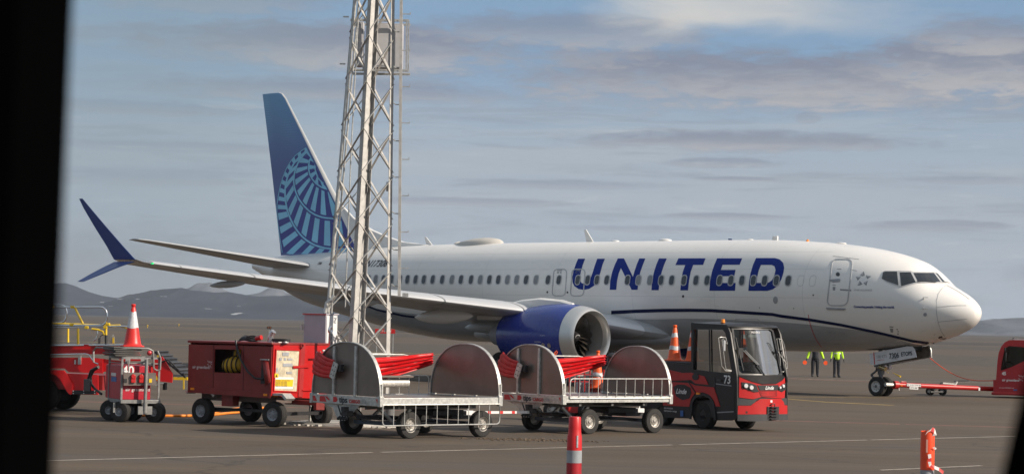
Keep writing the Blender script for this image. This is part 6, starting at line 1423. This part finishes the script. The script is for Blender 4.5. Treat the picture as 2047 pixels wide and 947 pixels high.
MB().bar(tp(1866, 780), tp(1884, 764), .07, .06).build('lift_arm', M_black, TB); MB().bar(tp(1884, 765), tp(1907, 767), .07, .05).build('lift_frame', M_galv, TB); MB().cyl(tp(1860, 783), tp(1884, 783), .03, n=8).build('wheel_axle', M_black, TB)
MB().bar(tp(1905, 775), tp(1913, 762), .06, .06).build('pump', M_galv, TB); MB().cyl(tp(1907, 761), tp(1936, 760), .016, n=6).build('pump_lever', M_black, TB); MB().cyl(tp(1796, 772), tp(1797, 780), .02, n=6).build('stay_pin', M_cabw, TB)
# tug
tz = zoom(1960, 660, 2047, 588); UF = Fr(tuple(gnd(1988, 795)), radians(-22)); UF.o.y = 84.6; UF.o.x = atY(1988, 790, 84.6).x; UF.o.z = 0
UG = thing('aircraft_tug', 'dark red aircraft tug at the right edge with a curved cab', 'tug', tuple(UF.o), UF.rz)
us_ = lambda x, y, d=0.: UF.on(*tz(x, y), 1, d)
M_tug = mat('dark red tug paint', (.36, .012, .02), .35, coat=.3, var=.08, dirt=.06)
UB = [(178, 872), (175, 665), (214, 665), (222, 560), (232, 420), (250, 300), (285, 215), (330, 160), (395, 130), (700, 132), (1100, 150), (1180, 300), (1230, 500), (1800, 560), (1800, 880)]
UW = [(274, 545), (288, 440), (325, 265), (345, 235), (385, 210), (560, 222), (640, 240), (640, 400), (590, 415), (430, 490)]
UW2 = [(680, 225), (1040, 235), (1120, 420), (1120, 520), (680, 520)]
for d, s in ((0., -1), (1.9, 1)):
    patch('cab_side', [[UB, UW, UW2]], lambda x, y, d=d, s=s: (us_(x, y, d), Vector((0, s, 0))), M_tug, UG, thick=.05)
    for w_ in (UW, UW2): patch('side_window', [[w_]], lambda x, y, d=d, s=s: (us_(x, y, d), Vector((0, s, 0))), M_vglassd, UG)
b = MB(); edge = [us_(x, y, 0) for x, y in UB]; n = len(edge); b.loft([edge, [p+Vector((0, 1.9, 0)) for p in edge]], caps=False); b.build('cab_skin', M_tug, UG)
wcol = Vector((UF.on(1982, 780, 1, 0).x-.25, 0, 0)); MB().box((us_(150, 870).x, -.06, us_(180, 868).z), (us_(1800, 870).x, 1.96, us_(180, 828).z)).build('bumper', M_tug, UG, bevel=.03)
zlw = us_(180, 868).z
for x in (900, 1600):
    for y, s in ((.1, -1), (1.8, 1)): c = us_(x, 880); wheel(UG, (c.x, y, .42), (0, s, 0), .42, .3, .5, M_line)
pf_ = lambda x, y: planefn(us_(x, y, -.056), (1, 0, 0), (0, 0, 1))
text('45', .16, pf_(290, 582), M_text, UG, align='LEFT', bold=.008, sx=.9); text('air greenland', .115, pf_(292, 668), M_text, UG, align='LEFT', bold=.003, sx=1.); burst(UG, planefn(us_(545, 640, -.056), (1, 0, 0), (0, 0, 1)), .13, M_text)
text('Christian PEDERSEN A/S', .05, pf_(252, 772), M_text, UG, align='LEFT'); b = MB(); b.add([us_(445, 793, -.056), us_(496, 793, -.056), us_(496, 812, -.056), us_(445, 812, -.056)], [(0,1,2,3)]); b.build('blue_sticker', mat('blue sticker', (.03, .12, .35), .5), UG)
MB().box(us_(440, 126), us_(600, 116)+Vector((0, 1., 0))).build('roof_rack', M_cabw, UG); MB().cyl(us_(446, 130, .4), us_(446, 100, .4), .03).build('roof_lamp', M_black, UG); MB().cyl(us_(446, 114, .4), us_(620, 114, .4), .012).build('roof_rail', M_black, UG)
MB().box(us_(320, 280, -.10), us_(345, 232, -.06)).build('mirror', M_black, UG, bevel=.01); MB().box(us_(330, 412, -.10), us_(355, 300, -.06)).build('mirror', M_black, UG, bevel=.01)
MB().tube([us_(375+60*cos(a), 470+45*sin(a), .5) for a in [2*pi*k/16 for k in range(16)]], .02, 6, closed=True).build('steering_wheel', M_black, UG)
MB().box(us_(280, 700, .05), us_(1100, 545, .05)+Vector((0, 1.8, 0))).build('dashboard', M_black, UG)
# people --------------------------------------------------------------
def skin_body(name, verts, edges, rad, m, parent, root=0, sub=1):
    me = bpy.data.meshes.new(name); me.from_pydata([tuple(v) for v in verts], edges, []); me.materials.append(m); o = bpy.data.objects.new(name, me); COL.objects.link(o); o.parent = parent
    md = o.modifiers.new('skin', 'SKIN'); md.use_smooth_shade = True
    sv = me.skin_vertices[0].data
    for i, r in enumerate(rad): sv[i].radius = (r, r) if not isinstance(r, tuple) else r
    sv[root].use_root = True
    if sub: s = o.modifiers.new('sub', 'SUBSURF'); s.levels = sub; s.render_levels = sub
    return o
def person(loc, rz, label, jacket, wide=.22, armsout=.12, paddles=False, seated=False):
    T = thing('person', label, 'person', loc, rz, None)
    hipz = .92; V = Vector
    body = []; E2 = []; R2 = []
    def add(p, r, par=None): body.append(V(p)); R2.append(r); i = len(body)-1; (E2.append((par, i)) if par is not None else None); return i
    # trousers: hips and legs
    ws_ = add((0, 0, hipz+.14), (.15, .12)); pel = add((0, 0, hipz), (.17, .13), ws_); L1 = []
    for s in (-1, 1):
        if seated: h = add((.05, s*.10, hipz-.03), .095, pel); k = add((.45, s*.13, hipz-.02), .068, h); a = add((.50, s*.13, hipz-.45), .048, k); f_ = add((.62, s*.13, hipz-.50), .04, a)
        else: h = add((0, s*.095, hipz-.10), .112, pel); k = add((.02, s*(wide/2+.01), .49), .088, h); a = add((-.01, s*(wide/2+.02), .10), .070, k); f_ = add((.10, s*(wide/2+.04), .045), .045, a)
    tr_ = skin_body('trousers', body, E2, R2, M_trouser, T)
    for s in (-1, 1):
        if not seated: MB().box((-.08, s*(wide/2+.03)-.048, 0), (.19, s*(wide/2+.03)+.048, .085)).build('boot', M_black, T, bevel=.03)
    body = []; E2 = []; R2 = []
    w0_ = add((0, 0, hipz-.12), (.21, .17)); w = add((0, 0, hipz+.05), (.20, .16), w0_); c = add((0, 0, 1.20), (.19, .15), w); ch = add((.01, 0, 1.36), (.185, .125), c); nk = add((0, 0, 1.47), .075, ch); hands = []
    for s in (-1, 1):
        sh = add((0, s*.19, 1.40), .068, ch)
        if seated: el = add((.22, s*.24, 1.16), .052, sh); wr = add((.46, s*.16, 1.20), .038, el)
        else: el = add((.02, s*(.24+armsout*.4), 1.13), .052, sh); wr = add((.08, s*(.25+armsout), .88), .040, el)
        hands.append((V(body[wr]), (V(body[wr])-V(body[el])).normalized(), s))
    skin_body('jacket', body, E2, R2, jacket, T)
    hd = skin_body('head', [(0, 0, 1.46), (0, 0, 1.54), (.01, 0, 1.62), (.012, 0, 1.70), (.10, 0, 1.615)], [(0, 1), (1, 2), (2, 3), (2, 4)], [.055, .055, (.082, .092), (.07, .075), .014], M_skin, T, 0, 2)
    for s in (-1, 1): MB().sph((.092, s*.032, 1.645), .012, n=5).build('eye', M_black, hd); MB().sph((.0, s*.088, 1.63), .024, n=5, sc_=(.9, .4, 1.2)).build('ear', M_skin, hd)
    MB().bar((.092, -.022, 1.575), (.092, .022, 1.575), .01, .008).build('mouth', M_rtext, hd); MB().sph((-.015, 0, 1.68), .098, sc_=(1.02, .92, .78)).build('hair', M_hair, hd)
    for wp, d, s in hands:
        hv = [V(wp), wp+d*.05, wp+d*.09]; he_ = [(0, 1), (1, 2)]; hr = [.026, (.036, .02), (.036, .018)]
        for k in range(4):
            o0 = V((1, 0, 0))*(.024-.016*k); ln = (.062, .072, .068, .052)[k]; i0 = len(hv); hv += [wp+d*.10+o0, wp+d*(.10+ln*.5)+o0, wp+d*(.10+ln*.85)+o0+V((0, -s*.018, 0))]; he_ += [(2, i0), (i0, i0+1), (i0+1, i0+2)]; hr += [.010, .009, .008]
        i0 = len(hv); hv += [wp+d*.05+V((.038, 0, 0)), wp+d*.085+V((.055, -s*.01, 0))]; he_ += [(1, i0), (i0, i0+1)]; hr += [.012, .010]
        skin_body('hand', hv, he_, hr, M_black if not seated else M_skin, T, 0, 1)
    if not seated and jacket is M_hivis:
        b = MB(); rr = [V((cos(a)*.165, sin(a)*.205, 1.12)) for a in [2*pi*k/20 for k in range(20)]]; b.loft([[p+V((0, 0, z)) for p in rr] for z in (0, .05)], caps=False); b.build('reflective_strip', M_band, T)
    return T, hands
vest = M_hivis; p1_ = gnd(1629, 752.5); p2_ = gnd(1672, 753.5)
P1, h1 = person(tuple(p1_), radians(-95), 'ground marshaller in a dark jacket with hi-vis sleeves holding two round orange paddles', M_trouser, .20, .14)
for wp, d, s in h1:
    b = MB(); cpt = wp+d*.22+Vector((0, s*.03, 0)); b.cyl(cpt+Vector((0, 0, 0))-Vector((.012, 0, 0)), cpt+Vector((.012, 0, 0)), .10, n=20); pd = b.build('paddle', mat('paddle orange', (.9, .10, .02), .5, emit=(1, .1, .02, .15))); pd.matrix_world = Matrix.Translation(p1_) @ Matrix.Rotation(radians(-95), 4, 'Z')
    tag(pd, 'round orange signal paddle in the '+('right' if s > 0 else 'left')+'most hand of the dark jacketed marshaller', 'signal paddle', 'marshalling paddles'); MB().cyl(wp+d*.06, wp+d*.12, .012, n=6).build('handle', M_black, pd)
# sleeves of the first one are yellow
for wp, d, s in h1:
    sh = Vector((0, s*.19, 1.40)); el = Vector((.02, s*(.24+.14*.4), 1.13)); b = MB(); b.tube([sh, el, wp], [.085, .068, .052], 12); b.build('sleeve', M_hivis, P1)
P2, h2 = person(tuple(p2_), radians(-80), 'ground worker in a yellow hi-vis jacket and dark trousers standing under the nose', M_hivis, .17, .06)
sp_ = UF.R @ Vector((us_(640, 400).x+.35, .9, .55))+UF.o
person((sp_.x, sp_.y, sp_.z-.35), UF.rz+pi, 'driver in dark clothing sitting in the red aircraft tug', M_trouser, seated=True)
# cable from tug to nose gear
b = MB(); pa_, pb_ = atY(1843, 701, 86.5), atY(1985, 760, 85.); pm = [pa_.lerp(pb_, t)-Vector((0, 0, 1.15*sin(pi*t)**1.0*.32)) for t in [k/16 for k in range(17)]]; b.tube(pm, .014, 6); tag(b.build('intercom_cable', mat('orange cable', (.75, .08, .02), .5)), 'thin orange cable sagging from the nose gear door to the red tug', 'cable')
# ---------------------------------------------------------------- marker posts in the foreground
m1 = gnd(1148, 1010); m1 = Vector((atY(1148, 900, 26).x, 26, 0)); MP = thing('marker_post', 'red plastic marker post with one grey band, in front of the dolly wheels', 'marker post', tuple(m1), 0, 'red apron marker posts')
zq = lambda y, x=1148: atY(x, y, 26).z
b = MB(); b.lathe([(0, .085), (zq(924), .082)], (0, 0, 0), (0, 0, 1), 28); b.build('post_lower', mat('deep red plastic', (.34, .012, .02), .45, var=.1, scale=5), MP)
b = MB(); b.lathe([(zq(924), .0835), (zq(899), .083)], (0, 0, 0), (0, 0, 1), 28); b.build('reflective_band', mat('grey reflector', (.30, .32, .34), .35, var=.12, scale=10), MP)
b = MB(); b.lathe([(zq(899), .082), (zq(872), .080), (zq(866), .072), (zq(855), .068), (zq(834), .066), (zq(832), .060), (zq(832), .0)], (0, 0, 0), (0, 0, 1), 28); b.build('post_top', mat('red plastic', (.50, .010, .012), .45, coat=.05, var=.06, scale=5), MP)
MB().box((-.006+.028, -.0835, zq(893)), (.010+.028, -.070, zq(869))).build('slot', M_band, MP)
m2 = Vector((atY(1854, 900, 26.4).x, 26.4, 0)); M2 = thing('marker_post', 'bright orange-red marker post with a torn rim and barrier tape tied round it', 'marker post', tuple(m2), 0, 'red apron marker posts'); zq = lambda y, x=1854: atY(x, y, 26.4).z
ring = [(cos(2*pi*k/28), sin(2*pi*k/28)) for k in range(28)]; rr = random.Random(8)
b = MB(); b.loft([[Vector((x*r_, y*r_, z)) for x, y in ring] for z, r_ in ((zq(938), .076), (zq(900), .078), (zq(866), .076))]+[[Vector((x*.074, y*.074, zq(861)+rr.uniform(-.008, .014))) for x, y in ring]], caps=False); b.build('post_top', mat('fluorescent red plastic', (.80, .075, .02), .4, coat=.2, var=.06, scale=5, emit=(1, .05, .02, .0)), M2)
MB().lathe([(0, .076), (zq(938.3), .0765)], (0, 0, 0), (0, 0, 1), 28).build('post_lower', mat('grey reflector', (.30, .32, .34), .35, var=.12, scale=10), M2)
MB().lathe([(zq(866), .0), (zq(866), .07)], (0, 0, 0), (0, 0, 1), 28).build('post_cap', mat('dusty plug', (.3, .25, .22), .8), M2)
def tape(pts, w, nm='barrier_tape', seg=3):
    b = MB(); rows = []
    for i, (x, y, dy, tw_) in enumerate(pts): p = atY(x, y, 26.4-.085+dy)-m2; a = tw_; rows.append([p+Vector((cos(a), .3*sin(a), sin(a)))*w/2, p-Vector((cos(a), .3*sin(a), sin(a)))*w/2])
    m = []
    b.loft(rows, caps=False, wrap=False)
    for i in range(len(b.f)): b.m[i] = i % 2
    return b.build(nm, [mat('tape white', (.72, .68, .66), .5, var=.05), M_rtext], M2, smooth=False)
tape([(1858, 907, 0, .1), (1859, 915, -.01, .3), (1858, 922, -.02, .1), (1860, 930, -.02, .8), (1868, 933, -.01, 1.5), (1877, 937, 0, 1.4), (1886, 944, .02, 1.2)], .035); tape([(1866, 893, 0, .4), (1871, 897, .02, .8), (1873, 893, .03, 1.2)], .025); tape([(1855, 862, .0, .5), (1862, 857, .01, 1.0), (1868, 860, .02, 1.4), (1868, 870, .02, .2)], .05); tape([(1852, 866, 0, .8), (1858, 859, 0, .6), (1865, 856, .02, .3)], .05)
b = MB(); b.box((-.030, -.081, zq(903)), (-.010, -.077, zq(877))); b.build('label_strip', mat('faded label', (.5, .25, .2), .6), M2)
# ---------------------------------------------------------------- distance bits
def far(nm, px, py, Y, f): T = thing(nm, *f, tuple(Vector((atY(px, py, Y).x, Y, 0)))); return T
S = thing('taxiway_sign', 'small black taxiway light unit with two amber dots beyond the heater trailer', 'airfield light', (atY(538, 655, 300).x, 300, 0)); zz = atY(538, 657, 300).z
MB().box((-.28, -.1, zz), (.28, .1, zz+.32)).build('sign_board', M_black, S); MB().box((-.03, -.03, 0), (.03, .03, zz)).build('post', M_galv, S)
for x in (-.12, .15): MB().sph((x, -.12, zz+.16), .05, n=5).build('lamp', M_amber, S)
S2 = thing('red_notice_board', 'red board with white writing seen low between the mast legs', 'sign', (atY(770, 660, 160).x, 160, 0)); z0, z1 = atY(770, 666, 160).z, atY(770, 657, 160).z
x0_ = atY(750, 660, 160).x-S2.location.x; x1_ = atY(790, 660, 160).x-S2.location.x; MB().box((x0_, -.05, max(.3, z0)), (x1_, .05, z1)).build('sign_board', M_red, S2); text('NO ENTRY', .17, planefn((0, -.06, (max(.3, z0)+z1)/2), (1, 0, 0), (0, 0, 1)), M_text, S2)
for x in (x0_+.1, x1_-.15): MB().box((x, -.02, 0), (x+.05, .02, max(.3, z0))).build('post', M_galv, S2)
for px_, py_, Y_ in ((358, 637, 520), (130, 641, 480), (295, 646, 430)):
    T = thing('edge_light', {358: 'tiny yellow taxiway light right of the big red cone, middle one of three', 130: 'tiny yellow taxiway light leftmost of three, beyond the belt loader rails', 295: 'tiny yellow taxiway light just right of the big red cone'}[px_], 'airfield light', (atY(px_, py_, Y_).x, Y_, 0), 0, 'taxiway edge lights'); MB().cyl((0, 0, 0), (0, 0, .35), .05, n=8).build('stem', M_yel, T); MB().sph((0, 0, .42), .13, n=6).build('lamp', M_yel, T)
# ---------------------------------------------------------------- the window the view is taken through
WFm = mat('dark window surround', (.0012, .0012, .0013), .95, var=.1, spec=0.)
WN = thing('window_frame', 'out of focus black window surround very close at the left and lower right edges', 'window', (0, 1.0, 0))
a0, a1 = atY(148, -60, 1.0), atY(104, 1000, 1.0)
MB().prism([(a0.x, a0.z), (a1.x, a1.z), (a1.x-.35, a1.z), (a0.x-.35, a0.z)], lambda p: Vector((p[0], 0, p[1])), lambda p: Vector((p[0]-.012, -.05, p[1]))).build('jamb', WFm, WN)
a0, a1 = atY(2050, 745, 1.0), atY(1997, 965, 1.0); a2, a3 = atY(2076, 640, 1.), atY(1986, 1010, 1.)
MB().prism([(a2.x, a2.z), (a0.x, a0.z), (a1.x, a1.z), (a3.x, a3.z), (a3.x+.2, a3.z), (a2.x+.2, a2.z)], lambda p: Vector((p[0], 0, p[1])), lambda p: Vector((p[0]+.012, -.05, p[1]))).build('seal', WFm, WN)

# ---------------------------------------------------------------- air
HZ = MB().box((-9050, -310, -1), (9050, 12050, 260)); hm = bpy.data.materials.new('haze air'); hm.use_nodes = True; hm.node_tree.nodes.clear(); t = NT(hm.node_tree)
ho = t.n('ShaderNodeOutputMaterial'); hv_ = t.n('ShaderNodeVolumePrincipled'); hv_.inputs['Density'].default_value = .00005; hv_.inputs['Color'].default_value = (.75, .83, .95, 1); hv_.inputs['Anisotropy'].default_value = 0.
t.l(hv_.outputs[0], ho.inputs['Volume']); tag(HZ.build('haze', hm, smooth=False), kind='stuff')
